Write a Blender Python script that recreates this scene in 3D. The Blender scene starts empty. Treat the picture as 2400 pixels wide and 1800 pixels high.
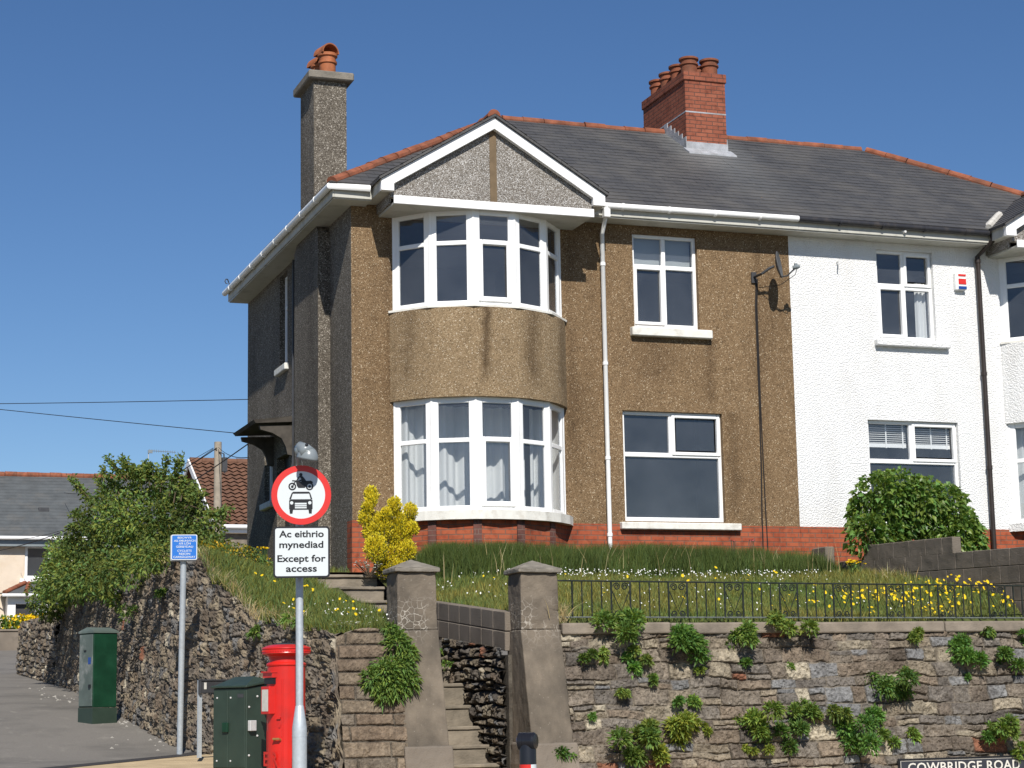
import bpy, math, random
import numpy as np
from mathutils import Vector, Matrix, noise
# ------------------------------------------------------------------ camera, sky, sun, exposure
sc = bpy.context.scene
COL = sc.collection
CAM = np.array([-7.39617799, -28.0, -2.70703097])
YAW, PITCH, ROLL, FPX = 0.34160476, 0.16204552, -0.01815885, 4554.4
_cy, _sy = math.cos(YAW), math.sin(YAW)
FW = np.array([_sy*math.cos(PITCH), _cy*math.cos(PITCH), math.sin(PITCH)])
_r = np.array([_cy, -_sy, 0.0]); _u = np.cross(_r, FW)
RT = math.cos(ROLL)*_r + math.sin(ROLL)*_u
UPV = -math.sin(ROLL)*_r + math.cos(ROLL)*_u
cd = bpy.data.cameras.new("camera"); co = bpy.data.objects.new("camera", cd); COL.objects.link(co)
cd.sensor_width = 36.0; cd.lens = 36.0*FPX/2400.0; cd.clip_start = 0.1; cd.clip_end = 6000
m = Matrix.Identity(4)
for i in range(3):
    m[i][0] = RT[i]; m[i][1] = UPV[i]; m[i][2] = -FW[i]; m[i][3] = CAM[i]
co.matrix_world = m
sc.camera = co
SUN_EL, SUN_AZ = math.radians(41.5), math.radians(192.5)      # azimuth clockwise from +Y
w = bpy.data.worlds.new("World"); sc.world = w; w.use_nodes = True
wn = w.node_tree; bg = wn.nodes["Background"]
sk = wn.nodes.new("ShaderNodeTexSky"); sk.sky_type = 'NISHITA'; sk.sun_disc = False
sk.sun_elevation = SUN_EL; sk.sun_rotation = SUN_AZ
sk.air_density = 1.0; sk.dust_density = 0.25; sk.ozone_density = 3.5; sk.altitude = 1200
hs = wn.nodes.new("ShaderNodeHueSaturation"); hs.inputs['Saturation'].default_value = 1.16; hs.inputs['Hue'].default_value = .505
wn.links.new(sk.outputs[0], hs.inputs['Color']); wn.links.new(hs.outputs[0], bg.inputs[0]); bg.inputs[1].default_value = 0.076
sl = bpy.data.lights.new("sun", 'SUN'); so = bpy.data.objects.new("sun", sl); COL.objects.link(so)
sl.energy = 4.8; sl.angle = math.radians(0.55); sl.color = (1.0, 0.955, 0.885)
sd = Vector((math.sin(SUN_AZ)*math.cos(SUN_EL), math.cos(SUN_AZ)*math.cos(SUN_EL), math.sin(SUN_EL)))
so.rotation_euler = sd.to_track_quat('Z', 'Y').to_euler()
sc.view_settings.view_transform = 'Standard'; sc.view_settings.look = 'None'
sc.view_settings.exposure = 0.25; sc.view_settings.gamma = 1.0
sc.render.engine = 'CYCLES'
sc.cycles.use_denoising = True
sc.cycles.max_bounces = 8; sc.cycles.transparent_max_bounces = 12
try: sc.cycles.denoiser = 'OPENIMAGEDENOISE'
except Exception: pass

# ------------------------------------------------------------------ small helpers
rng = np.random.default_rng(7)
def ray(x, y): return FW + RT*(x-1200)/FPX - UPV*(y-900)/FPX          # photo pixel (2400 wide) to a ray
def at_d(x, y, d): return CAM + ray(x, y)*d
def at_y(x, y, Y): v = ray(x, y); return CAM + v*((Y-CAM[1])/v[1])
def at_x(x, y, X): v = ray(x, y); return CAM + v*((X-CAM[0])/v[0])
def interp(x, pts): return np.interp(x, [p[0] for p in pts], [p[1] for p in pts])
def unit(v): v = np.asarray(v, float); return v/np.linalg.norm(v)

XF = [None]            # optional mirror applied to everything that is built
def root_of(o):
    while o.parent: o = o.parent
    return o
def empty(name, loc, label=None, cat=None, group=None):
    o = bpy.data.objects.new(name, None); COL.objects.link(o); o.location = [float(c) for c in loc]
    tag(o, label, cat, group); return o
def tag(o, label=None, cat=None, group=None, kind=None):
    if label: o['label'] = label
    if cat: o['category'] = cat
    if group: o['group'] = group
    if kind: o['kind'] = kind
    return o
def link_mesh(name, V, F, mats, midx=None, parent=None, smooth=False, uv=True, tint=None):
    V = np.asarray(V, dtype=float).reshape(-1, 3)
    if XF[0] is not None:
        V = XF[0](V); F = [tuple(reversed(f)) for f in F]
    me = bpy.data.meshes.new(name)
    o = bpy.data.objects.new(name, me)
    if parent is not None:
        o.parent = parent; V = V - np.array(root_of(parent).location)
    me.from_pydata(V.tolist(), [], F)
    if not isinstance(mats, (list, tuple)): mats = [mats]
    for mm in mats: me.materials.append(mm)
    if midx is not None: me.polygons.foreach_set('material_index', np.asarray(midx, dtype=np.int32))
    if smooth: me.polygons.foreach_set('use_smooth', np.ones(len(me.polygons), dtype=bool))
    if tint is not None:
        a = me.color_attributes.new('tint', 'FLOAT_COLOR', 'POINT')
        t = np.ones((len(V), 4), dtype=np.float32); t[:, :3] = tint
        a.data.foreach_set('color', t.ravel())
    if uv and len(me.polygons): box_uv(me)
    me.update(); COL.objects.link(o)
    return o
def box_uv(me):
    nl = len(me.loops); npol = len(me.polygons)
    co_ = np.empty(len(me.vertices)*3); me.vertices.foreach_get('co', co_); co_ = co_.reshape(-1, 3)
    li = np.empty(nl, dtype=np.int32); me.loops.foreach_get('vertex_index', li)
    nrm = np.empty(npol*3); me.polygons.foreach_get('normal', nrm); nrm = nrm.reshape(-1, 3)
    tot = np.empty(npol, dtype=np.int32); me.polygons.foreach_get('loop_total', tot)
    nn = np.repeat(nrm, tot, axis=0)
    u = np.stack([-nn[:, 1], nn[:, 0], np.zeros(nl)], 1); L = np.linalg.norm(u, axis=1)
    flat = L < 1e-3; u[flat] = (1, 0, 0); L[flat] = 1; u /= L[:, None]
    v = np.cross(nn, u); P = co_[li]
    uvl = me.uv_layers.new(name='UVMap')
    uvl.data.foreach_set('uv', np.stack([(P*u).sum(1), (P*v).sum(1)], 1).astype(np.float32).ravel())

class Frame:           # local frame: u along, n outward, w up
    def __init__(s, O, u, n): s.O = np.array(O, float); s.u = unit(u); s.n = unit(n); s.w = np.array([0, 0, 1.0])
    def __call__(s, u, w_, n=0.0): return s.O + s.u*u + s.n*n + s.w*w_
WORLD = Frame((0, 0, 0), (1, 0, 0), (0, -1, 0))    # u = x, w = z, n = -y

class MB:
    def __init__(s): s.V = []; s.F = []; s.M = []; s.mi = 0
    def add(s, vs, fs):
        b = len(s.V); s.V += [tuple(map(float, v)) for v in vs]
        for f in fs: s.F.append(tuple(b+i for i in f)); s.M.append(s.mi)
    def quad(s, a, b, c, d): s.add([a, b, c, d], [(0, 1, 2, 3)])
    def hexa(s, p):        # p: 8 points, bottom ring 0-3 (ccw from above), top ring 4-7
        s.add(p, [(3, 2, 1, 0), (4, 5, 6, 7), (0, 1, 5, 4), (1, 2, 6, 5), (2, 3, 7, 6), (3, 0, 4, 7)])
    def box(s, x0, x1, y0, y1, z0, z1):
        s.hexa([(x0, y0, z0), (x1, y0, z0), (x1, y1, z0), (x0, y1, z0), (x0, y0, z1), (x1, y0, z1), (x1, y1, z1), (x0, y1, z1)])
    def fbox(s, fr, u0, u1, w0, w1, n0, n1):   # n1 outward
        s.hexa([fr(u0, w0, n1), fr(u1, w0, n1), fr(u1, w0, n0), fr(u0, w0, n0), fr(u0, w1, n1), fr(u1, w1, n1), fr(u1, w1, n0), fr(u0, w1, n0)])
    def prism(s, pts, d):  # planar polygon pts (ccw seen from -d side) extruded by d
        n = len(pts); d = np.asarray(d, float)
        a = [np.asarray(p, float) for p in pts]; b = [p+d for p in a]
        s.add(a+b, [tuple(range(n)), tuple(range(2*n-1, n-1, -1))] + [(i, i+n, (i+1) % n+n, (i+1) % n) for i in range(n)])
    def tube(s, pts, r, seg=8, cap=True):
        pts = [np.asarray(p, float) for p in pts]; n = len(pts)
        rs = r if isinstance(r, (list, tuple)) else [r]*n
        V = []; F = []
        t0 = unit(pts[1]-pts[0]); ref = np.array([0, 0, 1.0]) if abs(t0[2]) < .9 else np.array([1.0, 0, 0])
        a = unit(np.cross(t0, ref))
        for i in range(n):
            t = unit(pts[min(i+1, n-1)]-pts[max(i-1, 0)])
            a = unit(a - t*(a@t)); b = np.cross(t, a)
            for k in range(seg):
                th = 2*math.pi*k/seg; V.append(pts[i]+(a*math.cos(th)+b*math.sin(th))*rs[i])
        for i in range(n-1):
            for k in range(seg):
                F.append((i*seg+k, i*seg+(k+1) % seg, (i+1)*seg+(k+1) % seg, (i+1)*seg+k))
        if cap: F.append(tuple(range(seg-1, -1, -1))); F.append(tuple((n-1)*seg+k for k in range(seg)))
        s.add(V, F)
    def lathe(s, c, prof, seg=24, axis=None):   # prof: (r, h) list bottom to top
        c = np.asarray(c, float); ax = unit(axis) if axis is not None else np.array([0, 0, 1.0])
        ref = np.array([1.0, 0, 0]) if abs(ax[0]) < .9 else np.array([0, 1.0, 0])
        a = unit(ref-ax*(ref@ax)); b = np.cross(ax, a); V = []; F = []
        for (r, h) in prof:
            for k in range(seg):
                th = 2*math.pi*k/seg; V.append(c+ax*h+(a*math.cos(th)+b*math.sin(th))*max(r, 1e-4))
        for i in range(len(prof)-1):
            for k in range(seg): F.append((i*seg+k, i*seg+(k+1) % seg, (i+1)*seg+(k+1) % seg, (i+1)*seg+k))
        F.append(tuple(range(seg-1, -1, -1))); F.append(tuple((len(prof)-1)*seg+k for k in range(seg)))
        s.add(V, F)
    def build(s, name, mats, parent=None, smooth=False):
        return link_mesh(name, s.V, s.F, mats, s.M, parent, smooth)
def bevel(o, wd=.01, seg=1):
    md = o.modifiers.new("bevel", 'BEVEL'); md.width = wd; md.segments = seg; md.limit_method = 'ANGLE'; md.angle_limit = math.radians(40); return o
def weather(o, strength=.012, levels=4, size=.16):
    s_ = o.modifiers.new('fine', 'SUBSURF'); s_.subdivision_type = 'SIMPLE'; s_.levels = levels; s_.render_levels = levels
    t = bpy.data.textures.get('erosion%.2f' % size) or bpy.data.textures.new('erosion%.2f' % size, 'CLOUDS'); t.noise_scale = size; t.noise_depth = 4
    d = o.modifiers.new('erosion', 'DISPLACE'); d.texture = t; d.strength = strength; d.mid_level = .5; d.texture_coords = 'LOCAL'; return o
def smooth_angle(o, ang=40):
    me = o.data; me.polygons.foreach_set('use_smooth', np.ones(len(me.polygons), dtype=bool))
    me.set_sharp_from_angle(angle=math.radians(ang)); return o

# ------------------------------------------------------------------ materials
class N:
    def __init__(s, name, rough=.85, spec=.3, metal=0.0):
        s.m = bpy.data.materials.new(name); s.m.use_nodes = True; s.t = s.m.node_tree; s.b = s.t.nodes['Principled BSDF']
        s.b.inputs['Roughness'].default_value = rough; s.b.inputs['Specular IOR Level'].default_value = spec; s.b.inputs['Metallic'].default_value = metal
        s.tc = s.t.nodes.new('ShaderNodeTexCoord')
    def n(s, typ, **kw):
        x = s.t.nodes.new(typ)
        for k, v in kw.items(): setattr(x, k, v)
        return x
    def L(s, a, b): s.t.links.new(a, b)
    def obj(s):
        if not hasattr(s, 'geo'): s.geo = s.n('ShaderNodeNewGeometry')
        return s.geo.outputs['Position']
    def uv(s): return s.tc.outputs['UV']
    def scale(s, vec, sx, sy, sz):
        x = s.n('ShaderNodeMapping'); x.inputs['Scale'].default_value = (sx, sy, sz); s.L(vec, x.inputs['Vector']); return x.outputs[0]
    def noise(s, vec, sc_, det=4, rough=.55):
        x = s.n('ShaderNodeTexNoise'); x.inputs['Scale'].default_value = sc_; x.inputs['Detail'].default_value = det; x.inputs['Roughness'].default_value = rough
        s.L(vec, x.inputs['Vector']); return x.outputs['Fac']
    def vor(s, vec, sc_, feat='F1'):
        x = s.n('ShaderNodeTexVoronoi', feature=feat); x.inputs['Scale'].default_value = sc_; s.L(vec, x.inputs['Vector']); return x
    def ramp(s, fac, stops, interp_='LINEAR'):
        x = s.n('ShaderNodeValToRGB'); r = x.color_ramp; r.interpolation = interp_
        while len(r.elements) < len(stops): r.elements.new(.5)
        for e, (p, c) in zip(r.elements, stops): e.position = p; e.color = (*c, 1) if len(c) == 3 else c
        s.L(fac, x.inputs[0]); return x.outputs[0]
    def mix(s, a, b, f, mode='MIX'):
        x = s.n('ShaderNodeMix', data_type='RGBA', blend_type=mode)
        for sock, v in ((x.inputs[6], a), (x.inputs[7], b), (x.inputs[0], f)):
            if isinstance(v, (int, float)): sock.default_value = v
            elif isinstance(v, tuple): sock.default_value = (*v, 1)
            else: s.L(v, sock)
        return x.outputs[2]
    def math(s, op, a, b=0.0):
        x = s.n('ShaderNodeMath', operation=op)
        for i, v in enumerate((a, b)):
            if isinstance(v, (int, float)): x.inputs[i].default_value = v
            else: s.L(v, x.inputs[i])
        return x.outputs[0]
    def sep(s, vec):
        x = s.n('ShaderNodeSeparateXYZ'); s.L(vec, x.inputs[0]); return x.outputs
    def attr(s, name='tint'):
        x = s.n('ShaderNodeAttribute', attribute_name=name); return x.outputs['Color']
    def col(s, c):
        if isinstance(c, tuple): s.b.inputs['Base Color'].default_value = (*c, 1)
        else: s.L(c, s.b.inputs['Base Color'])
        return s
    def rough(s, c): s.L(c, s.b.inputs['Roughness']); return s
    def bump(s, h, dist=.01, strength=1.0):
        x = s.n('ShaderNodeBump'); x.inputs['Distance'].default_value = dist; x.inputs['Strength'].default_value = strength
        s.L(h, x.inputs['Height']); s.L(x.outputs[0], s.b.inputs['Normal']); return s

def dash(name, stops, sc_=88, stain=.35, tintstain=(.35, .32, .30), bumpd=.012, streak=True, drips=()):
    a = N(name, .92, .2)
    v = a.vor(a.obj(), sc_); c = a.ramp(a.sep(v.outputs['Color'])[0], stops)
    big = a.noise(a.scale(a.obj(), 1, 1, .35 if streak else 1), .9, 5, .6)
    mid = a.noise(a.obj(), 6, 4)
    f = a.ramp(big, [(.42, (0, 0, 0)), (.70, (1, 1, 1))])
    c = a.mix(c, a.mix(c, tintstain, 1.0, 'MULTIPLY'), a.math('MULTIPLY', f, stain))
    c = a.mix(c, a.mix(c, (.72, .72, .72), 1.0, 'MULTIPLY'), a.ramp(mid, [(.45, (0, 0, 0)), (.75, (.6, .6, .6))]))
    for (cx, w_, ztop, zbot, k) in drips:      # run-off stains that hang below a joint
        o = a.sep(a.obj()); wob = a.math('MULTIPLY', a.math('SUBTRACT', a.noise(a.scale(a.obj(), .2, .2, 2.0), 1.2, 3), .5), .25)
        dx = a.math('ABSOLUTE', a.math('ADD', a.math('SUBTRACT', o[0], cx), wob))
        fx = a.ramp(a.math('DIVIDE', dx, w_), [(0.0, (1, 1, 1)), (1.0, (0, 0, 0))])
        fz = a.ramp(a.math('DIVIDE', a.math('SUBTRACT', o[2], zbot), ztop-zbot), [(0.0, (0, 0, 0)), (.25, (1, 1, 1)), (.985, (1, 1, 1)), (1.0, (0, 0, 0))])
        g = a.math('MULTIPLY', a.math('MULTIPLY', fx, fz), k)
        c = a.mix(c, a.mix(c, (.38, .35, .33), 1.0, 'MULTIPLY'), g)
    a.col(c); a.bump(a.math('SUBTRACT', 1.0, v.outputs['Distance']), bumpd, .55)
    return a.m
BROWN = [(0.0, (.078, .049, .026)), (.12, (.142, .091, .048)), (.5, (.205, .134, .072)), (.82, (.248, .166, .092)), (.95, (.32, .228, .132)), (1.0, (.58, .48, .34))]
BAYC = [(0.0, (.108, .073, .040)), (.12, (.205, .144, .080)), (.5, (.282, .200, .115)), (.82, (.335, .243, .144)), (.95, (.40, .31, .195)), (1.0, (.65, .56, .43))]
GREY = [(0.0, (.065, .055, .043)), (.3, (.110, .095, .076)), (.6, (.155, .135, .108)), (.88, (.22, .195, .16)), (1.0, (.50, .46, .40))]
GABLE = [(0.0, (.085, .072, .058)), (.3, (.19, .168, .142)), (.6, (.29, .265, .235)), (.85, (.43, .41, .38)), (1.0, (.72, .71, .69))]
M = {}
M['dash_brown'] = dash("brown_pebbledash", BROWN, stain=.42, drips=((5.95, .16, 3.02, 1.75, .55), (5.0, .40, 3.0, 2.2, .30), (6.30, .18, 1.85, .2, .50), (.60, .14, 4.6, .2, .40), (3.55, .16, 4.6, .3, .35), (6.85, .12, 4.7, .1, .25)))
M['dash_bay'] = dash("buff_pebbledash", BAYC, stain=.30, drips=((1.83, .11, 3.19, 1.95, 1.0), (2.62, .24, 3.19, 1.9, .75), (.78, .14, 3.19, 1.9, .45), (3.3, .14, 3.19, 1.9, .4)))
M['dash_grey'] = dash("grey_pebbledash", GREY, stain=.5, sc_=78)
M['dash_gable'] = dash("grey_white_pebbledash", GABLE, sc_=100, stain=.25, streak=False, bumpd=.02)
def white_rough():
    a = N("white_roughcast", .9, .2)
    v = a.noise(a.obj(), 38, 3, .6); b2 = a.noise(a.obj(), 1.1, 4)
    dirt = a.ramp(a.noise(a.scale(a.obj(), 1, 1, .4), 2.3, 5), [(.5, (.86, .86, .85)), (.82, (.76, .75, .73))])
    h = a.ramp(v, [(.35, (0, 0, 0)), (.62, (1, 1, 1))])
    a.col(dirt); a.bump(h, .018, .8); return a.m
M['white_rough'] = white_rough()
def brick(name, c1, c2, mortar, bw=.225, bh=.075, ms=.008, dark=.25, purple=None):
    a = N(name, .88, .25)
    x = a.n('ShaderNodeTexBrick'); x.inputs['Scale'].default_value = 1.0; x.inputs['Brick Width'].default_value = bw; x.inputs['Row Height'].default_value = bh
    x.inputs['Mortar Size'].default_value = ms; x.inputs['Mortar Smooth'].default_value = .2; x.inputs['Bias'].default_value = 0
    x.inputs['Color1'].default_value = (*c1, 1); x.inputs['Color2'].default_value = (*c2, 1); x.inputs['Mortar'].default_value = (*mortar, 1)
    a.L(a.uv(), x.inputs['Vector'])
    n1 = a.noise(a.obj(), 9, 5); n2 = a.noise(a.obj(), 1.6, 4)
    c = a.mix(x.outputs['Color'], a.mix(x.outputs['Color'], (.5, .45, .45), 1.0, 'MULTIPLY'), a.ramp(n1, [(.48, (0, 0, 0)), (.75, (.9, .9, .9))]))
    c = a.mix(c, a.mix(c, (.55, .5, .5), 1.0, 'MULTIPLY'), a.ramp(n2, [(.5, (0, 0, 0)), (.8, (dark*3, dark*3, dark*3))]))
    a.col(c); a.bump(a.math('ADD', a.math('SUBTRACT', 1.0, x.outputs['Fac']), a.math('MULTIPLY', n1, .4)), .006, .8); return a.m
M['brick'] = brick("red_brick", (.315, .072, .033), (.37, .100, .046), (.19, .10, .070))
M['brick_chim'] = brick("red_chimney_brick", (.250, .078, .045), (.30, .100, .058), (.115, .060, .045), ms=.007)
def slate():
    a = N("slate", .62, .35)
    x = a.n('ShaderNodeTexBrick'); x.inputs['Scale'].default_value = 1.0; x.inputs['Brick Width'].default_value = .30; x.inputs['Row Height'].default_value = .2
    x.inputs['Mortar Size'].default_value = .004; x.inputs['Bias'].default_value = 0
    x.inputs['Color1'].default_value = (.056, .056, .058, 1); x.inputs['Color2'].default_value = (.072, .071, .072, 1); x.inputs['Mortar'].default_value = (.02, .02, .022, 1)
    a.L(a.uv(), x.inputs['Vector'])
    n1 = a.noise(a.scale(a.obj(), 1, .8, .8), 1.3, 6, .65)
    c = a.mix(x.outputs['Color'], (.115, .108, .098), a.ramp(n1, [(.45, (0, 0, 0)), (.75, (.75, .75, .75))]))
    n2 = a.noise(a.obj(), 26, 3); c = a.mix(c, (.30, .29, .26), a.ramp(n2, [(.715, (0, 0, 0)), (.76, (.8, .8, .8))]))
    n3 = a.noise(a.obj(), 7.5, 3); c = a.mix(c, (.36, .17, .03), a.ramp(n3, [(.765, (0, 0, 0)), (.79, (.8, .8, .8))]))
    o = a.sep(a.obj())        # pale lead run-off below the shared chimney
    dx = a.math('ABSOLUTE', a.math('ADD', a.math('SUBTRACT', o[0], 7.35), a.math('MULTIPLY', a.math('SUBTRACT', n1, .5), .9)))
    fx = a.ramp(a.math('DIVIDE', dx, 1.1), [(0.15, (1, 1, 1)), (.9, (0, 0, 0))])
    fz = a.ramp(a.math('DIVIDE', a.math('SUBTRACT', o[2], 5.2), 2.0), [(0, (0, 0, 0)), (.55, (.35, .35, .35)), (1, (1, 1, 1))])
    c = a.mix(c, (.20, .205, .20), a.math('MULTIPLY', a.math('MULTIPLY', fx, fz), .6))
    a.col(c); a.bump(a.math('ADD', a.math('SUBTRACT', 1.0, x.outputs['Fac']), n2), .004, .6); return a.m
M['slate'] = slate()
def simple(name, c, rough=.7, spec=.3, var=.25, sc_=6.0, dirt=None, metal=0.0, bumpd=0.0, bsc=40.0, dsc=2.5, dlo=.5, dhi=.75, damt=.8):
    a = N(name, rough, spec, metal)
    n1 = a.noise(a.obj(), sc_, 5)
    cc = a.mix(tuple(max(0, x*(1-var)) for x in c), tuple(min(1, x*(1+var)) for x in c), a.ramp(n1, [(.3, (0, 0, 0)), (.7, (1, 1, 1))]))
    if dirt: cc = a.mix(cc, dirt, a.ramp(a.noise(a.obj(), dsc, 6, .65), [(dlo, (0, 0, 0)), (dhi, (damt, damt, damt))]))
    a.col(cc)
    if bumpd: a.bump(a.noise(a.obj(), bsc, 4), bumpd, .8)
    return a.m
M['terracotta'] = simple("terracotta", (.235, .082, .045), .85, .2, .35, 5, (.11, .065, .045), bumpd=.004, dsc=4, dlo=.45, dhi=.8)
M['pot'] = simple("clay_pot", (.33, .110, .045), .7, .3, .3, 7, (.10, .05, .035), dsc=5, dlo=.5)
M['upvc'] = simple("white_plastic", (.84, .84, .83), .35, .4, .02, 3, (.62, .60, .55), dsc=3.5, dlo=.55, dhi=.9, damt=.6)
M['paint_white'] = simple("white_paint", (.83, .825, .81), .55, .35, .03, 4, (.42, .38, .32), dsc=5, dlo=.58, dhi=.85, damt=.6)
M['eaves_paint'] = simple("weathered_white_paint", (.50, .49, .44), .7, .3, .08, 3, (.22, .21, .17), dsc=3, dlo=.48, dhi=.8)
M['sill'] = simple("painted_stone_sill", (.70, .685, .63), .8, .25, .08, 9, (.33, .29, .23), dsc=5, dlo=.52, dhi=.85, bumpd=.004, bsc=60)
M['gutter_black'] = simple("black_plastic", (.022, .022, .026), .45, .45, .3, 4, (.07, .055, .04), dsc=4)
M['pipe_brown'] = simple("brown_black_plastic", (.028, .020, .017), .45, .4, .3, 4)
M['lead'] = simple("lead_flashing", (.34, .35, .37), .55, .4, .2, 7, (.20, .20, .19), bumpd=.006, bsc=20)
M['mortar_pale'] = simple("pale_mortar", (.48, .46, .42), .9, .2, .2, 8, (.25, .23, .2), bumpd=.006)
M['concrete'] = simple("weathered_concrete", (.215, .180, .142), .92, .2, .22, 5, (.095, .084, .070), bumpd=.008, bsc=55, dsc=2.2, dlo=.46, dhi=.8)
M['concrete_cap'] = simple("lichened_concrete", (.20, .18, .15), .92, .2, .25, 7, (.33, .32, .27), bumpd=.01, bsc=45, dsc=9, dlo=.6, dhi=.75, damt=.5)
M['block'] = simple("concrete_block", (.20, .168, .135), .93, .2, .25, 4, (.075, .066, .056), bumpd=.01, bsc=70, dsc=2.0, dlo=.45, dhi=.75)
M['step'] = simple("worn_stone_step", (.23, .195, .15), .92, .2, .22, 4, (.09, .08, .062), bumpd=.008, bsc=40, dlo=.45)
def piers():
    a = N("cracked_concrete_render", .92, .2)
    n1 = a.noise(a.obj(), 5, 5); n2 = a.noise(a.scale(a.obj(), 1, 1, .5), 1.8, 5)
    c = a.mix((.120, .100, .078), (.190, .157, .120), a.ramp(n1, [(.3, (0, 0, 0)), (.7, (1, 1, 1))]))
    c = a.mix(c, (.065, .056, .045), a.ramp(n2, [(.44, (0, 0, 0)), (.68, (.85, .85, .85))]))
    c = a.mix(c, (.30, .27, .22), a.ramp(a.noise(a.obj(), 34, 4), [(.66, (0, 0, 0)), (.74, (.6, .6, .6))]))
    wv = a.n('ShaderNodeVectorMath', operation='ADD'); a.L(a.obj(), wv.inputs[0]); wn_ = a.n('ShaderNodeTexNoise'); wn_.inputs['Scale'].default_value = 9; a.L(a.obj(), wn_.inputs['Vector'])
    sc2 = a.n('ShaderNodeVectorMath', operation='SCALE'); a.L(wn_.outputs['Color'], sc2.inputs[0]); sc2.inputs['Scale'].default_value = .07; a.L(sc2.outputs[0], wv.inputs[1])
    v = a.vor(wv.outputs[0], 12.5, 'DISTANCE_TO_EDGE')
    cr = a.ramp(v.outputs['Distance'], [(0.0, (1, 1, 1)), (.012, (1, 1, 1)), (.055, (0, 0, 0))])
    z = a.sep(a.obj())[2]
    band = a.ramp(a.math('MULTIPLY', a.math('ADD', z, 2.6), .5), [(.22, (0, 0, 0)), (.345, (.25, .25, .25)), (.37, (1, 1, 1)), (.47, (1, 1, 1)), (.56, (0, 0, 0))])
    pat = a.ramp(a.noise(a.obj(), 3.0, 3), [(.42, (0, 0, 0)), (.52, (1, 1, 1))])
    f = a.math('MULTIPLY', a.math('MULTIPLY', cr, band), pat)
    c = a.mix(c, (.46, .42, .36), a.math('MULTIPLY', f, .75))
    a.col(c); a.bump(a.math('SUBTRACT', a.noise(a.obj(), 60, 4), a.math('MULTIPLY', f, .6)), .007, .8); return a.m
M['pier'] = piers()
def stone(name, rough=.93):
    a = N(name, rough, .2)
    t = a.attr(); n1 = a.noise(a.obj(), 22, 5, .65); n2 = a.noise(a.obj(), 3.0, 5)
    c = a.mix(a.mix(t, (.55, .53, .52), 1.0, 'MULTIPLY'), a.mix(t, (1.3, 1.27, 1.22), 1.0, 'MULTIPLY'), a.ramp(n1, [(.3, (0, 0, 0)), (.7, (1, 1, 1))]))
    c = a.mix(c, (.42, .40, .34), a.ramp(a.noise(a.obj(), 15, 4), [(.70, (0, 0, 0)), (.76, (.65, .65, .65))]))
    c = a.mix(c, a.mix(c, (.5, .47, .46), 1.0, 'MULTIPLY'), a.ramp(n2, [(.48, (0, 0, 0)), (.72, (.8, .8, .8))]))
    a.col(c); a.bump(a.math('ADD', n1, a.noise(a.obj(), 70, 3)), .012, .9); return a.m
M['stone'] = stone("rubble_stone")
def tarmac():
    a = N("tarmac", .9, .25)
    v = a.noise(a.obj(), 60, 3, .7); b = a.noise(a.obj(), .7, 6, .6); d = a.noise(a.scale(a.obj(), 1, .35, 1), 3.5, 5)
    c = a.mix((.135, .124, .110), (.225, .208, .183), a.ramp(v, [(.3, (0, 0, 0)), (.7, (1, 1, 1))]))
    c = a.mix(c, (.105, .098, .088), a.ramp(b, [(.48, (0, 0, 0)), (.7, (.8, .8, .8))]))
    c = a.mix(c, (.30, .28, .24), a.ramp(d, [(.6, (0, 0, 0)), (.8, (.6, .6, .6))]))
    a.col(c); a.bump(v, .006, .6); return a.m
M['tarmac'] = tarmac()
M['strip_dark'] = simple("dark_surfacing", (.045, .042, .042), .9, .25, .3, 60, bumpd=.005, bsc=80)
M['buff'] = simple("buff_surfacing", (.46, .355, .215), .9, .2, .18, 3, (.36, .27, .16), bumpd=.004, bsc=90)
M['grass_soil'] = simple("grassy_soil", (.060, .075, .022), .95, .1, .4, 8, (.10, .095, .04), dsc=3)
M['earth'] = simple("earth_ground", (.09, .10, .05), .95, .1, .3, .4)
M['red_paint'] = simple("red_gloss_paint", (.56, .018, .012), .30, .5, .05, 5, (.40, .02, .015), dsc=4)
M['green_paint'] = simple("dark_green_paint", (.028, .046, .034), .42, .4, .15, 5, (.035, .050, .035), dsc=3)
M['green_bright'] = simple("green_paint", (.005, .036, .017), .45, .4, .2, 5, (.012, .06, .03), dsc=3)
M['galv'] = simple("galvanised_steel", (.46, .50, .53), .5, .5, .10, 30, (.36, .39, .42), metal=.3, dsc=3)
M['sign_grey'] = simple("grey_sign_back", (.28, .29, .30), .6, .4, .1, 6)
M['lamp_grey'] = simple("grey_lamp_body", (.20, .225, .235), .25, .55, .05, 6)
M['sign_white'] = simple("white_sign_face", (.60, .635, .64), .35, .45, .01, 3)
M['sign_red'] = simple("red_sign_face", (.60, .028, .022), .35, .45, .02, 3)
M['sign_black'] = simple("black_sign_face", (.012, .012, .014), .4, .4, .05, 3)
M['sign_blue'] = simple("blue_sign_face", (.020, .150, .520), .35, .45, .03, 3)
M['plate_black'] = simple("black_name_plate", (.030, .032, .042), .5, .4, .2, 8)
M['letter_white'] = simple("off_white_lettering", (.62, .60, .54), .6, .3, .1, 20)
M['steel_box'] = simple("pale_steel_box", (.50, .50, .49), .5, .4, .1, 20)
M['iron'] = simple("dark_painted_iron", (.016, .022, .019), .8, .2, .35, 15, (.05, .05, .045), dsc=12)
M['iron_pale'] = simple("worn_pale_iron", (.12, .135, .125), .6, .4, .35, 15, (.05, .06, .05), dsc=6)
M['dark_metal'] = simple("dark_grey_metal", (.045, .046, .050), .5, .4, .2, 6)
M['dish'] = simple("grey_dish", (.085, .087, .090), .55, .4, .1, 8)
M['cable'] = simple("black_cable", (.018, .015, .014), .6, .3, .1, 8)
M['wood_grey'] = simple("weathered_pole_wood", (.33, .285, .225), .9, .2, .2, 8, (.20, .17, .13), dsc=4)
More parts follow.
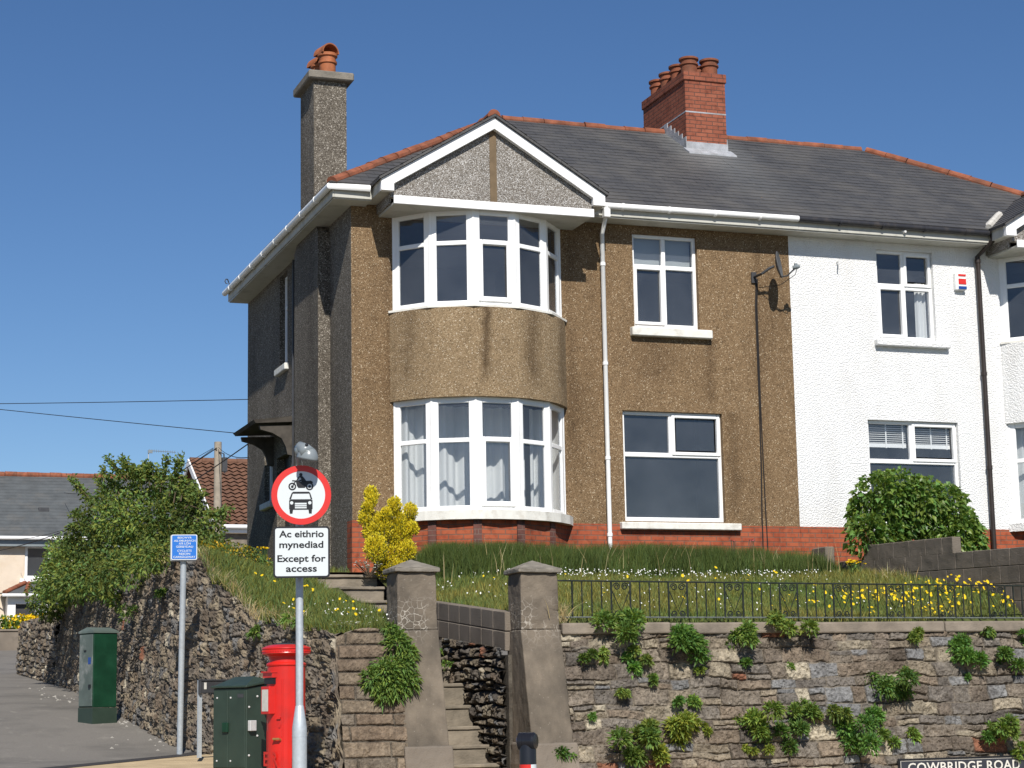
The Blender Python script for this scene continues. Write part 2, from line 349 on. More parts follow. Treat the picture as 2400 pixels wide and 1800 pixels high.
M['bollard'] = simple("black_bollard_plastic", (.012, .012, .015), .28, .5, .1, 5)
M['blue_disc'] = simple("blue_reflector", (.015, .055, .24), .3, .5, .05, 5)
M['brass'] = simple("worn_brass", (.45, .25, .09), .4, .5, .1, 9, metal=.6)
M['interior'] = simple("dim_interior_plaster", (.16, .15, .145), .9, .1, .1, 2)
M['door_dark'] = simple("dark_door_paint", (.035, .033, .034), .5, .4, .1, 4)

def glass():
    a = N("window_glass"); t = a.t; out = [n_ for n_ in t.nodes if n_.type == 'OUTPUT_MATERIAL'][0]
    tr = a.n('ShaderNodeBsdfTransparent'); tr.inputs[0].default_value = (.88, .90, .91, 1)
    gl = a.n('ShaderNodeBsdfGlossy'); gl.inputs['Roughness'].default_value = .02; gl.inputs[0].default_value = (.92, .95, 1, 1)
    lw_ = a.n('ShaderNodeLayerWeight'); lw_.inputs[0].default_value = .5
    f = a.math('ADD', .075, a.math('MULTIPLY', a.math('POWER', lw_.outputs['Facing'], 4.0), .85))
    bn = a.n('ShaderNodeBump'); bn.inputs['Distance'].default_value = .004; bn.inputs['Strength'].default_value = .25; a.L(a.noise(a.obj(), 1.4, 2), bn.inputs['Height']); a.L(bn.outputs[0], gl.inputs['Normal'])
    df = a.n('ShaderNodeBsdfDiffuse'); df.inputs[0].default_value = (.50, .54, .60, 1)
    md_ = a.n('ShaderNodeMixShader'); a.L(a.ramp(a.noise(a.obj(), 1.7, 4), [(.3, (.055, .055, .055)), (.7, (.095, .095, .095))]), md_.inputs[0]); a.L(tr.outputs[0], md_.inputs[1]); a.L(df.outputs[0], md_.inputs[2])
    mx = a.n('ShaderNodeMixShader'); a.L(f, mx.inputs[0]); a.L(md_.outputs[0], mx.inputs[1]); a.L(gl.outputs[0], mx.inputs[2]); a.L(mx.outputs[0], out.inputs[0]); return a.m
M['glass'] = glass()
def cloth(name, c):
    a = N(name, .9, .1); t = a.t; out = [n_ for n_ in t.nodes if n_.type == 'OUTPUT_MATERIAL'][0]
    tl = a.n('ShaderNodeBsdfTranslucent'); tl.inputs[0].default_value = (*c, 1); a.col(c)
    mx = a.n('ShaderNodeMixShader'); mx.inputs[0].default_value = .3; a.L(a.b.outputs[0], mx.inputs[1]); a.L(tl.outputs[0], mx.inputs[2]); a.L(mx.outputs[0], out.inputs[0]); return a.m
M['curtain'] = cloth("net_curtain", (.88, .89, .88))
M['blind'] = cloth("pale_blind", (.50, .53, .53))
def leafmat(name, c, trans=.35, var=.5, spec=.35, rough=.45):
    a = N(name, rough, spec); t = a.t; out = [n_ for n_ in t.nodes if n_.type == 'OUTPUT_MATERIAL'][0]
    cc = a.mix(c, a.attr(), 1.0, 'MULTIPLY'); a.col(cc)
    tl = a.n('ShaderNodeBsdfTranslucent'); a.L(a.mix(cc, (1.25, 1.35, .6), 1.0, 'MULTIPLY'), tl.inputs[0])
    mx = a.n('ShaderNodeMixShader'); mx.inputs[0].default_value = trans; a.L(a.b.outputs[0], mx.inputs[1]); a.L(tl.outputs[0], mx.inputs[2]); a.L(mx.outputs[0], out.inputs[0]); return a.m
M['leaf_shrub'] = leafmat("shrub_leaf", (.135, .180, .045), spec=.2, rough=.6)
M['leaf_plant'] = leafmat("wall_plant_leaf", (.145, .225, .050), spec=.25, rough=.55)
M['leaf_hyd'] = leafmat("broad_leaf", (.135, .215, .045), spec=.4, rough=.4)
M['leaf_gold'] = leafmat("golden_leaf", (.70, .58, .035), .3)
M['leaf_yel'] = leafmat("yellow_flower_leaf", (.50, .33, .02), .25)
M['grass'] = leafmat("grass_blade", (.150, .180, .050), .3, spec=.2, rough=.6)
M['grass_long'] = leafmat("long_grass_blade", (.085, .120, .032), .3, spec=.2, rough=.6)
M['petal_yellow'] = leafmat("yellow_petal", (.80, .56, .015), .2, spec=.2)
M['petal_white'] = leafmat("white_petal", (.80, .80, .76), .2, spec=.2)
M['petal_pink'] = leafmat("pink_petal", (.62, .16, .20), .2, spec=.2)
M['twig'] = simple("twig_bark", (.10, .075, .05), .9, .2, .3, 20)
M['straw'] = leafmat("dry_grass", (.42, .34, .18), .25, spec=.2)
M['pebble'] = simple("pale_pebble", (.28, .265, .24), .9, .2, .3, 20)
M['dark_canopy'] = simple('dark_canopy_timber', (.075, .066, .056), .85, .2, .3, 6, (.03, .028, .026))
# ------------------------------------------------------------------ the pair of houses
EZ, EY, RZ, RY = 5.04, -0.46, 7.64, 3.80
SL = (RZ-EZ)/(RY-EY)
HW = 7.45
YB = 7.72
M['brick_dark'] = brick("purple_brick", (.115, .058, .050), (.15, .062, .048), (.17, .11, .09))

def wall_open(mb, fr, u0, u1, w0, w1, ops, th):
    us = sorted({u0, u1, *[o[0] for o in ops], *[o[1] for o in ops]}); ws = sorted({w0, w1, *[o[2] for o in ops], *[o[3] for o in ops]})
    solid = lambda i, j: (0 <= i < len(us)-1 and 0 <= j < len(ws)-1 and not any(o[0]-1e-6 <= us[i] and us[i+1] <= o[1]+1e-6 and o[2]-1e-6 <= ws[j] and ws[j+1] <= o[3]+1e-6 for o in ops))
    for i in range(len(us)-1):
        for j in range(len(ws)-1):
            if not solid(i, j): continue
            a, b, c, d = us[i], us[i+1], ws[j], ws[j+1]
            mb.quad(fr(a, c, 0), fr(b, c, 0), fr(b, d, 0), fr(a, d, 0)); mb.quad(fr(b, c, -th), fr(a, c, -th), fr(a, d, -th), fr(b, d, -th))
            if not solid(i-1, j): mb.quad(fr(a, c, -th), fr(a, c, 0), fr(a, d, 0), fr(a, d, -th))
            if not solid(i+1, j): mb.quad(fr(b, c, 0), fr(b, c, -th), fr(b, d, -th), fr(b, d, 0))
            if not solid(i, j-1): mb.quad(fr(a, c, -th), fr(b, c, -th), fr(b, c, 0), fr(a, c, 0))
            if not solid(i, j+1): mb.quad(fr(a, d, 0), fr(b, d, 0), fr(b, d, -th), fr(a, d, -th))
def ring(mb, fr, u0, u1, w0, w1, t, n0, n1, tb=None):
    tb = tb or t
    mb.fbox(fr, u0, u0+t, w0, w1, n0, n1); mb.fbox(fr, u1-t, u1, w0, w1, n0, n1)
    mb.fbox(fr, u0+t, u1-t, w0, w0+tb, n0, n1); mb.fbox(fr, u0+t, u1-t, w1-t, w1, n0, n1)
def window(parent, fr, u0, u1, w0, w1, bars, lights, sashes, t=.055, tb=.07, label=None, mat='upvc'):
    mb = MB(); ring(mb, fr, u0, u1, w0, w1, t, -.04, .03, tb)
    for b in bars: mb.fbox(fr, *b, -.038, .027)
    for s_ in sashes: ring(mb, fr, *s_, .055, -.02, .05)
    o = bevel(mb.build('window', M[mat], parent), .008)
    if label: o['label'] = label
    g = MB()
    for l in lights: g.quad(fr(l[0], l[2], -.012), fr(l[1], l[2], -.012), fr(l[1], l[3], -.012), fr(l[0], l[3], -.012))
    g.build('pane', M['glass'], o)
    return o
def slate_slope(mb, P0, P1, Q0, Q1, rows, seed=0):
    P0, P1, Q0, Q1 = [np.array(p, float) for p in (P0, P1, Q0, Q1)]
    n = unit(np.cross(P1-P0, (Q0+Q1)/2-P0)); r_ = np.random.default_rng(seed)
    for i in range(rows):
        t0, t1 = i/rows, min(1, (i+1.12)/rows)
        a, b, c, d = P0+(Q0-P0)*t0, P1+(Q1-P1)*t0, P1+(Q1-P1)*t1, P0+(Q0-P0)*t1
        k = max(1, int(np.linalg.norm(b-a)/.9)); lift = .009+r_.uniform(-.001, .004, k+1); sag = r_.uniform(-.006, .006, k+1)
        for j in range(k):
            s0, s1 = j/k, (j+1)/k
            up = unit((d-a)) if np.linalg.norm(d-a) > 1e-6 else np.zeros(3)
            l0 = a+(b-a)*s0+n*lift[j]+up*sag[j]; l1 = a+(b-a)*s1+n*lift[j+1]+up*sag[j+1]
            h0 = d+(c-d)*s0+n*.001; h1 = d+(c-d)*s1+n*.001
            mb.quad(l0, l1, h1, h0); mb.quad(l0-n*.02, l1-n*.02, l1, l0)
def tiles(mb, A, B, r=.082, seg=.42):
    A, B = np.array(A, float), np.array(B, float); L = np.linalg.norm(B-A); k = max(1, int(round(L/seg))); d = (B-A)/L; r_ = np.random.default_rng(int(L*100))
    for i in range(k):
        a, b = A+d*L*i/k, A+d*L*(i+1)/k; j = r_.uniform(-.008, .008, 3); j2 = r_.uniform(-.006, .006)
        mb.tube([a+j, a+(b-a)*.08+j, b+j-d*.006], [r*1.07+j2, r+j2, r*.97+j2], 12)
def arcp(th, R, cx=2.03, cy=.715): return np.array([cx+R*math.sin(th), cy-R*math.cos(th)])
def arc_shell(mb, ths, R0, R1, z0, z1, ends=True):
    for i in range(len(ths)-1):
        a0, b0 = arcp(ths[i], R0), arcp(ths[i+1], R0); a1, b1 = arcp(ths[i], R1), arcp(ths[i+1], R1)
        mb.quad((*a1, z0), (*b1, z0), (*b1, z1), (*a1, z1)); mb.quad((*b0, z0), (*a0, z0), (*a0, z1), (*b0, z1))
        mb.quad((*a1, z1), (*b1, z1), (*b0, z1), (*a0, z1)); mb.quad((*a0, z0), (*b0, z0), (*b1, z0), (*a1, z0))
        if ends and i == 0: mb.quad((*a0, z0), (*a1, z0), (*a1, z1), (*a0, z1))
        if ends and i == len(ths)-2: mb.quad((*b1, z0), (*b0, z0), (*b0, z1), (*b1, z1))
D2R = math.pi/180
def curtain_mesh(parent, fr, u0, u1, w0, w1, n, amp=.03, waves=5, seed=0, mat='curtain', name='curtain'):
    r_ = np.random.default_rng(seed); k = 48; ph = r_.uniform(0, 6, 3); us = np.linspace(u0, u1, k); V = []; F = []
    for j, w_ in enumerate((w0, (w0+w1)/2, w1)):
        for u in us:
            s_ = (u-u0)/(u1-u0); d = amp*(.65*math.sin(2*math.pi*waves*s_+ph[0])+.35*math.sin(2*math.pi*waves*.47*s_+ph[1]))*(1.15-.25*j)
            V.append(fr(u, w_, n+d))
    for j in range(2):
        for i in range(k-1): F.append((j*k+i, j*k+i+1, (j+1)*k+i+1, (j+1)*k+i))
    return link_mesh(name, V, F, M[mat], None, parent, smooth=True)

def bay(root, wallmat, side_seed, mirrored):
    th5 = [(-62.5+25*i)*D2R for i in range(6)]; R = 1.548
    p = MB(); arc_shell(p, th5, 1.36, 1.565, -.78, -.04); p.mi = 1
    for t_ in th5[1:-1]: arc_shell(p, [t_-.04, t_, t_+.04], 1.50, 1.580, -.78, -.041)
    p.build('bay_plinth', [M['brick'] if not mirrored else M['brick_w2'], M['brick_dark']], root)
    ths = [(-63.2+126.4*i/28)*D2R for i in range(29)]
    a = MB(); arc_shell(a, ths, 1.40, 1.605, 1.80, 3.165); smooth_angle(a.build('bay_wall', M[wallmat], root), 30)
    for (z0, z1, zt, sash_f, nm) in ((.10, 1.815, 1.155, 2, 'lower'), (3.20, 4.70, 4.17, 2, 'upper')):
        mb = MB(); holder = None; panes = []
        for f in range(5):
            A, B = arcp(th5[f], R), arcp(th5[f+1], R); u = unit((*(B-A), 0)); fr = Frame((*A, 0), u, (u[1], -u[0], 0)); L = float(np.linalg.norm(B-A))
            s = .10; ring(mb, fr, .006, L-.006, z0, z1, s, -.05, .0, .075)
            mb.fbox(fr, s+.006, L-s-.006, zt-.035, zt+.035, -.048, -.002)
            lo = (s, L-s, z0+.075, zt-.035); up = (s, L-s, zt+.035, z1-s*.6)
            if f == sash_f: ring(mb, fr, s-.03, L-s+.03, z0+.06, zt+.045, .075, -.01, .028)
            panes.append((fr, lo, up))
            th = th5[f]; q = arcp(th, R+.004); 
        for f in range(6):
            q = arcp(th5[f], R-.02); mb.lathe((*q, 0), [(.030, z0), (.030, z1)], 8)
        win = bevel(mb.build('bay_window', M['upvc'], root), .008)
        for fr, lo, up in panes:
            g = MB()
            for l in (lo, up): g.quad(fr(l[0], l[2], -.03), fr(l[1], l[2], -.03), fr(l[1], l[3], -.03), fr(l[0], l[3], -.03))
            g.build('pane', M['glass'], win)
        s = MB()
        if nm == 'lower': arc_shell(s, [(-67+134*i/10)*D2R for i in range(11)], 1.42, 1.665, -.039, .098); sm = 'sill' if not mirrored else 'white_rough'
        else: arc_shell(s, [(-63+126*i/5)*D2R for i in range(6)], 1.45, 1.635, 3.166, 3.199); sm = 'sill'
        bevel(s.build('sill', M[sm], win), .012)
        if nm == 'lower':
            for k, (t0, t1) in enumerate(((.70, 1.30), (1.33, 2.06), (2.09, 2.78), (2.86, 3.37))):
                V = []; F = []; kk = 44; r_ = np.random.default_rng(11+k); ph = r_.uniform(0, 6, 2)
                for z in (-.02, .5, 1.1, 1.78):
                    for i in range(kk):
                        s_ = i/(kk-1); x_ = t0+(t1-t0)*s_; y_ = .10+.050*math.sin(2*math.pi*2.2*s_+ph[0])+.028*math.sin(2*math.pi*4.7*s_+ph[1]); V.append((x_, y_, z))
                for q in range(3):
                    for i in range(kk-1): F.append((q*kk+i, q*kk+i+1, (q+1)*kk+i+1, (q+1)*kk+i))
                link_mesh('curtain', V, F, M['curtain'], None, win, smooth=True)
    # flat roof soffit of the bay, its fascia and the gable above
    s = MB(); s.box(.44, 3.62, -.885, -.002, 4.665, 4.70); s.build('bay_soffit', M['eaves_paint'], root)
    f = MB(); f.box(.42, 3.635, -.915, -.886, 4.655, 4.785); bevel(f.build('bay_fascia', M['paint_white'], root), .006)
    ax, az, gs = 2.03, 6.125, SL
    g = MB(); pts = [(.40, -.80, 4.78), (3.66, -.80, 4.78), (3.66, -.80, 5.02), (ax, -.80, az-.06), (.40, -.80, 5.02)]
    g.prism(pts, (0, .10, 0))
    for xx in (.405, 3.63): g.box(xx, xx+.03, -.699, -.003, 4.702, 5.0)
    g.mi = 1; g.box(ax-.055, ax+.055, -.812, -.801, 4.785, az-.16)
    g.build('gable_panel', [M['dash_gable'], M['dash_bay_plain']], root)
    b = MB()
    for sg in (-1, 1):
        e = ax+sg*1.80; zt = lambda x: az-gs*abs(x-ax)
        q = [(ax, -.905, az), (ax, -.905, az-.185), (ax+sg*1.60, -.905, zt(ax+sg*1.60)-.185), (ax+sg*1.60, -.905, 4.85), (e, -.905, 4.85), (e, -.905, zt(e))]
        b.prism(q if sg < 0 else q[::-1], (0, .085, 0))
    bevel(b.build('bargeboard', M['paint_white'], root), .005)
    for sg in (-1, 1):
        c = MB(); x0, x1 = sorted((ax+sg*1.80, ax+sg*1.62)); c.box(x0+.003, x1-.003, -.818, -.002, 4.853, 5.03)
        c.build('gable_eaves_box', M['eaves_paint'], root)
    rf = MB()
    foot = 1.84; zf = az+.045-gs*foot
    slate_slope(rf, (ax-foot, 1.5, zf), (ax-foot, -.95, zf), (ax, 1.5, az+.045), (ax, -.95, az+.045), 11, 3)
    slate_slope(rf, (ax+foot, -.95, zf), (ax+foot, 1.5, zf), (ax, -.95, az+.045), (ax, 1.5, az+.045), 11, 4)
    for sg in (-1, 1):
        e = ax+sg*foot; q = [(ax, -.945, az+.044), (ax, -.945, az+.005), (e, -.945, zf-.04), (e, -.945, zf-.001)]
        rf.prism(q if sg < 0 else q[::-1], (0, 2.4, 0))
    rf.build('gable_roof', M['slate'], root)
    t = MB(); tiles(t, (ax, -.9, az+.035), (ax, 1.1, az+.035), .10, .45); t.build('gable_ridge_tiles', M['terracotta'], root)

def house(mirrored, root, wall_f, wall_s, ops_front, baymat):
    mir = (lambda V: np.stack([2*HW-V[:, 0], V[:, 1], V[:, 2]], 1)) if mirrored else None
    XF[0] = None
    fw = MB(); x0, x1 = (0, HW) if not mirrored else (HW, 2*HW)
    wall_open(fw, WORLD, x0, x1-(0 if mirrored else .0), 0.0, 4.86, ops_front, .27)
    fw.build('front_wall', M[wall_f], root)
    XF[0] = mir
    sw = MB(); SF = Frame((-.004, 0, 0), (0, -1, 0), (-1, 0, 0))      # side wall: u = -y
    ops = [] if mirrored else [(-4.90, -4.30, 3.10, 4.74), (-5.10, -4.15, -.62, 1.55), (-6.12, -5.45, .85, 1.75)]
    wall_open(sw, SF, -7.62, -.001, -.78, 4.86, ops, .27)
    sw.build('side_wall', M[wall_s], root)
    bw = MB(); bw.box(.01, HW-.005, 7.35, 7.61, -.78, 4.86); bw.build('rear_wall', M[wall_s], root)
    pw = MB(); pw.box(HW-.12, HW-.01, .28, 7.34, -.7, 4.84); pw.box(.28, HW-.13, .30, 7.34, 2.30, 2.55); pw.box(.28, HW-.13, .30, 7.34, 4.76, 4.84); pw.box(.28, HW-.13, .30, 7.34, -.70, -.55)
    pw.box(.28, HW-.13, 3.6, 3.7, -.55, 4.76); pw.box(3.55, 3.65, .30, 3.6, -.55, 4.76)
    pw.box(1.35, 2.75, -.40, .298, 2.32, 2.53); pw.box(1.35, 2.75, -.40, .298, -.69, -.56)
    pw.build('interior', M['interior'], root)
    bm_ = 'brick' if not mirrored else 'brick_w2'
    pl = MB(); xl = .66
    pl.box(-.012, xl, -.012, .27, -.78, -.001); pl.build('plinth', M[bm_], root)
    pl = MB(); pl.box(3.40, HW-.002, -.012, .27, -.78, -.001); pl.build('plinth', M[bm_], root)
    # roof
    rf = MB()
    slate_slope(rf, (EY, EY, EZ), (HW, EY, EZ), (RY, RY, RZ), (HW, RY, RZ), 25, 1)
    slate_slope(rf, (EY, YB, EZ), (EY, EY, EZ), (RY, RY, RZ), (RY, RY, RZ), 25, 2)
    slate_slope(rf, (HW, YB, EZ), (EY, YB, EZ), (HW, RY, RZ), (RY, RY, RZ), 25, 5)
    roof = rf.build('roof', M['slate'], root)
    t = MB(); tiles(t, (RY, RY, RZ-.02), (6.98 if not mirrored else HW, RY, RZ-.02)); tiles(t, (EY+.06, EY+.06, EZ+.02), (RY-.08, RY-.08, RZ-.03))
    t.build('ridge_tiles', M['terracotta'], roof)
    # eaves
    f = MB(); f.box(-.385, -.36, -.385, 7.62, 4.83, 5.0); f.box(-.359, .225, -.385, -.36, 4.83, 5.0); bevel(f.build('fascia', M['eaves_paint'], root), .006)
    f = MB(); f.box(3.84, HW, -.385, -.36, 4.835, 5.0); bevel(f.build('fascia', M['eaves_paint'], root), .006)
    s = MB(); s.box(-.36, -.002, -.36, 7.62, 4.815, 4.832); s.box(-.001, .225, -.36, -.002, 4.815, 4.832); s.build('soffit', M['eaves_paint'], root)
    s = MB(); s.box(3.84, HW, -.36, -.002, 4.815, 4.834); s.build('soffit', M['eaves_paint'], root)
    gm = M['upvc'] if not mirrored else M['gutter_black']
    g = MB(); g.tube([(.18, -.44, 4.985), (-.44, -.44, 4.985), (-.44, 7.68, 5.0)], .052, 10); g.tube([(3.87, -.44, 4.985), (HW-.03 if not mirrored else HW+.03, -.44, 5.0)], .052, 10)
    for y in np.arange(.4, 7.6, .95): g.tube([(-.44, y, 4.985), (-.44, y+.035, 4.985)], .060, 10)
    for x in np.arange(4.3, 7.4, .8): g.tube([(x, -.44, 4.987), (x+.035, -.44, 4.987)], .060, 10)
    gut = smooth_angle(g.build('gutter', gm, root), 50)
    bay(root, baymat, 1, mirrored)
    XF[0] = None
    return roof

root1 = empty('semi_detached_house', (3.7, 0, -.78), 'brown pebbledashed end house with a tall grey side chimney and curved bay', 'house')
root2 = empty('semi_detached_house', (11.2, 0, -.78), 'white roughcast house joined to the brown one, black gutter and downpipe', 'house')
M['dash_bay_plain'] = simple("brown_render_strip", (.16, .115, .07), .9, .2, .15, 8)
M['brick_w2'] = M['brick']
BAYOPS = [(.70, 3.36, .02, 1.80), (.70, 3.36, 3.17, 4.72)]
MIRBAY = [(2*HW-b, 2*HW-a, c, d) for a, b, c, d in BAYOPS]
W_UP, W_LO = (4.65, 5.79, 3.16, 4.69), (4.40, 6.13, .05, 1.80)
V_UP, V_LO = (9.09, 10.18, 3.16, 4.70), (8.78, 10.50, .05, 1.79)
roof1 = house(False, root1, 'dash_brown', 'dash_grey', BAYOPS+[W_UP, W_LO], 'dash_bay')
roof2 = house(True, root2, 'white_rough', 'white_rough', MIRBAY+[V_UP, V_LO], 'white_rough')
# front windows -----------------------------------------------------------------
def sill_box(win, u0, u1, w0, w1, mat='sill', out=.11):
    s = MB(); s.hexa([WORLD(u0, w0, out), WORLD(u1, w0, out), WORLD(u1, w0, -.26), WORLD(u0, w0, -.26), WORLD(u0, w1-.02, out), WORLD(u1, w1-.02, out), WORLD(u1, w1, -.26), WORLD(u0, w1, -.26)])
    return bevel(s.build('sill', M[mat], win), .012)
FW_ = Frame((0, .10, 0), (1, 0, 0), (0, -1, 0))
a, b, c, d = W_UP
w1 = window(root1, FW_, a, b, c, d, [(5.185, 5.255, c+.07, d-.055), (a+.055, 5.185, 4.13, 4.20), (5.255, b-.055, 4.13, 4.20)],
            [(a+.05, 5.19, 4.19, d-.05), (5.25, b-.05, 4.19, d-.05), (a+.09, 5.16, c+.11, 4.11), (5.25, b-.05, c+.06, 4.14)], [(a+.035, 5.205, c+.045, 4.165)])
sill_box(w1, 4.57, 5.97, 3.00, 3.158)
curtain_mesh(w1, FW_, a+.05, b-.05, 4.19, d, -.10, .004, 3, 3, 'blind', 'roller_blind')
a, b, c, d = W_LO
w2 = window(root1, FW_, a, b, c, d, [(5.22, 5.30, 1.15, d-.055), (a+.055, b-.055, 1.075, 1.15)],
            [(a+.05, 5.23, 1.145, d-.05), (5.36, b-.10, 1.20, d-.10), (a+.05, b-.05, c+.06, 1.08)], [(5.265, b-.02, 1.115, d-.03)])
sill_box(w2, 4.30, 6.36, -.085, .045)
a, b, c, d = V_UP
w3 = window(root2, FW_, a, b, c, d, [(9.60, 9.67, c+.07, d-.055), (a+.055, 9.60, 4.05, 4.13), (9.67, b-.055, 4.03, 4.10)],
            [(a+.05, 9.605, 4.12, d-.05), (9.73, b-.10, 4.19, d-.10), (a+.10, 9.58, c+.11, 4.03), (9.66, b-.05, c+.06, 4.04)], [(9.645, b-.015, 4.09, d-.03), (a+.035, 9.625, c+.045, 4.075)])
sill_box(w3, 8.98, 10.38, 3.035, 3.158, 'white_rough')
curtain_mesh(w3, FW_, 9.95, b-.04, c, 4.2, -.14, .03, 2.5, 5)
a, b, c, d = V_LO
w4 = window(root2, FW_, a, b, c, d, [(9.60, 9.68, 1.15, d-.055), (a+.055, b-.055, 1.075, 1.15)],
            [(a+.05, 9.605, 1.145, d-.05), (9.74, b-.10, 1.20, d-.10), (a+.05, b-.05, c+.06, 1.08)], [(9.645, b-.02, 1.115, d-.03)])
sill_box(w4, 8.68, 10.62, -.085, .045, 'white_rough')
bl = MB()
for k in range(9): z = 1.72-k*.035; bl.fbox(FW_, 8.84, 9.60, z-.004, z+.004, -.125, -.095); bl.fbox(FW_, 9.72, 10.44, z-.004, z+.004, -.125, -.095)
for (x0, x1) in ((8.84, 9.60), (9.72, 10.44)):
    bl.fbox(FW_, x0, x1, 1.36, 1.425, -.13, -.09)
    for s_ in (.06, .5, .92): xx = x0+(x1-x0)*s_; bl.fbox(FW_, xx-.012, xx+.012, 1.35, 1.75, -.088, -.084)
bl.build('venetian_blind', M['paint_white'], w4)
# side window, door, canopy of the brown house ------------------------------------
SF = Frame((.12, 0, 0), (0, -1, 0), (-1, 0, 0))
ws = window(root1, SF, -4.90, -4.30, 3.10, 4.74, [(-4.845, -4.355, 4.15, 4.21)], [(-4.85, -4.35, 3.16, 4.16), (-4.85, -4.35, 4.2, 4.69)], [])
s = MB(); s.box(-.08, .24, 4.20, 5.02, 2.985, 3.10); bevel(s.build('sill', M['sill'], ws), .012)
ws2 = window(root1, SF, -6.12, -5.45, .85, 1.75, [], [(-6.07, -5.5, .91, 1.7)], [])
s = MB(); s.box(-.08, .24, 5.38, 6.2, .74, .85); bevel(s.build('sill', M['sill'], ws2), .012)
dr = MB(); dr.box(.14, .18, 4.15, 5.10, -.62, 1.55); dr.build('side_door', M['door_dark'], root1)
cn = MB(); cn.hexa([(-.66, 3.80, 1.98), (.0, 3.80, 2.02), (.0, 5.50, 2.02), (-.66, 5.50, 1.98), (-.70, 3.78, 2.03), (.0, 3.78, 2.12), (.0, 5.52, 2.12), (-.70, 5.52, 2.03)])
for y in (3.86, 5.36):
    cn.prism([(-.001, y, 1.45), (-.001, y, 1.97), (-.58, y, 1.95), (-.56, y, 1.88), (-.36, y, 1.83), (-.20, y, 1.74), (-.13, y, 1.60), (-.10, y, 1.47)], (0, .09, 0))
cn.build('door_canopy', M['dark_canopy'] if 'dark_canopy' in M else M['concrete'], root1)
pp = MB(); pp.tube([(-.03, 3.74, 4.80), (-.03, 3.74, 1.0), (-.03, 3.74, -.6)], .022, 6); pp.build('wall_pipe', M['dark_metal'], root1)
# side chimney --------------------------------------------------------------------
ch = MB(); ch.box(-.20, -.001, 1.30, 2.93, -.78, 4.70)
ch.box(-.195, .35, 1.58, 2.50, 4.701, 7.30)
ch.hexa([(-.20, 1.30, 4.70), (-.001, 1.30, 4.70), (-.001, 2.93, 4.70), (-.20, 2.93, 4.70), (-.20, 1.575, 4.98), (-.001, 1.575, 4.98), (-.001, 2.505, 4.98), (-.20, 2.505, 4.98)])
chim = ch.build('chimney', M['dash_grey'], root1); chim['label'] = 'tall grey pebbledashed side chimney'
cp = MB(); cp.box(-.30, .455, 1.47, 2.61, 7.301, 7.44); bevel(cp.build('chimney_cap', M['concrete_cap'], chim), .02)
def pot(mb, c, h=.34, r=.125):
    mb.lathe(c, [(r*.98, 0), (r, h*.55), (r*1.16, h*.57), (r*1.16, h*.66), (r*1.02, h*.68), (r*1.02, h*.84), (r*1.22, h*.87), (r*1.22, h*.97), (r*1.1, h)], 20)
for (y, h) in ((1.80, .40), (2.28, .36)):
    p = MB(); pot(p, (.09, y, 7.43), h, .135)
    po = smooth_angle(p.build('chimney_pot', M['pot'], chim), 35)
    k = MB(); seg = 12; ctr = np.array((.09, y, 7.43+h-.01)); ax = unit((.25, -1, 0)); side = np.array((-ax[1], ax[0], 0.0))
    V = []; F = []
    for j, (dd, rr) in enumerate(((-.20, .155), (.12, .155))):
        for ro in (rr, rr-.02):
            for i in range(seg+1):
                th = math.pi*i/seg; V.append(ctr+ax*dd+side*math.cos(th)*ro+np.array((0, 0, 1.0))*(math.sin(th)*ro*1.1))
    q = seg+1
    for i in range(seg):
        F += [(i, i+1, 2*q+i+1, 2*q+i), (q+i+1, q+i, 3*q+i, 3*q+i+1), (i+1, i, q+i, q+i+1), (2*q+i, 2*q+i+1, 3*q+i+1, 3*q+i)]
    F.append(tuple(range(q)))        # closed back of the hood
    k.add(V, F); k.build('cowl', M['pot'], po)
# shared brick chimney on the ridge -------------------------------------------------
cb = MB(); cb.box(7.0, 7.80, 2.85, 4.75, 6.2, 8.36); 
chim2 = cb.build('chimney', M['brick_chim'], root1); chim2['label'] = 'red brick ridge chimney with a row of clay pots'
c2 = MB(); c2.box(6.975, 7.825, 2.825, 4.775, 8.361, 8.53); bevel(c2.build('chimney_cap', M['brick_chim'], chim2), .01)
c3 = MB(); c3.box(6.996, 7.804, 2.846, 4.754, 7.76, 7.785); c3.build('mortar_band', M['lead'], chim2)
for i in range(4):
    for j in range(2):
        p = MB(); pot(p, (7.20+j*.41, 3.08+i*.46, 8.53), .33, .15); smooth_angle(p.build('chimney_pot', M['terracotta'], chim2), 35)
fl = MB()
def rz(y): return EZ+SL*(min(y, 2*RY-y)-EY)+.025
fl.hexa([(6.93, 2.60, rz(2.60)-.02), (7.87, 2.60, rz(2.60)-.02), (7.87, 2.84, rz(2.84)-.02), (6.93, 2.84, rz(2.84)-.02), (6.93, 2.60, rz(2.6)+.006), (7.87, 2.60, rz(2.6)+.006), (7.87, 2.84, rz(2.84)+.01), (6.93, 2.84, rz(2.84)+.01)])
fl.box(6.985, 7.815, 2.835, 2.849, rz(2.84)-.05, rz(2.84)+.13)
n_ = 6
for i in range(n_):
    y0 = 2.85+.95*i/n_; y1 = 2.85+.95*(i+1)/n_
    for (x0, x1) in ((6.985, 6.999), (7.801, 7.815)): fl.box(x0, x1, y0+.001, y1-.001, rz(y0)-.05, rz(y1)+.12)
fl.build('lead_flashing', M['lead'], chim2)
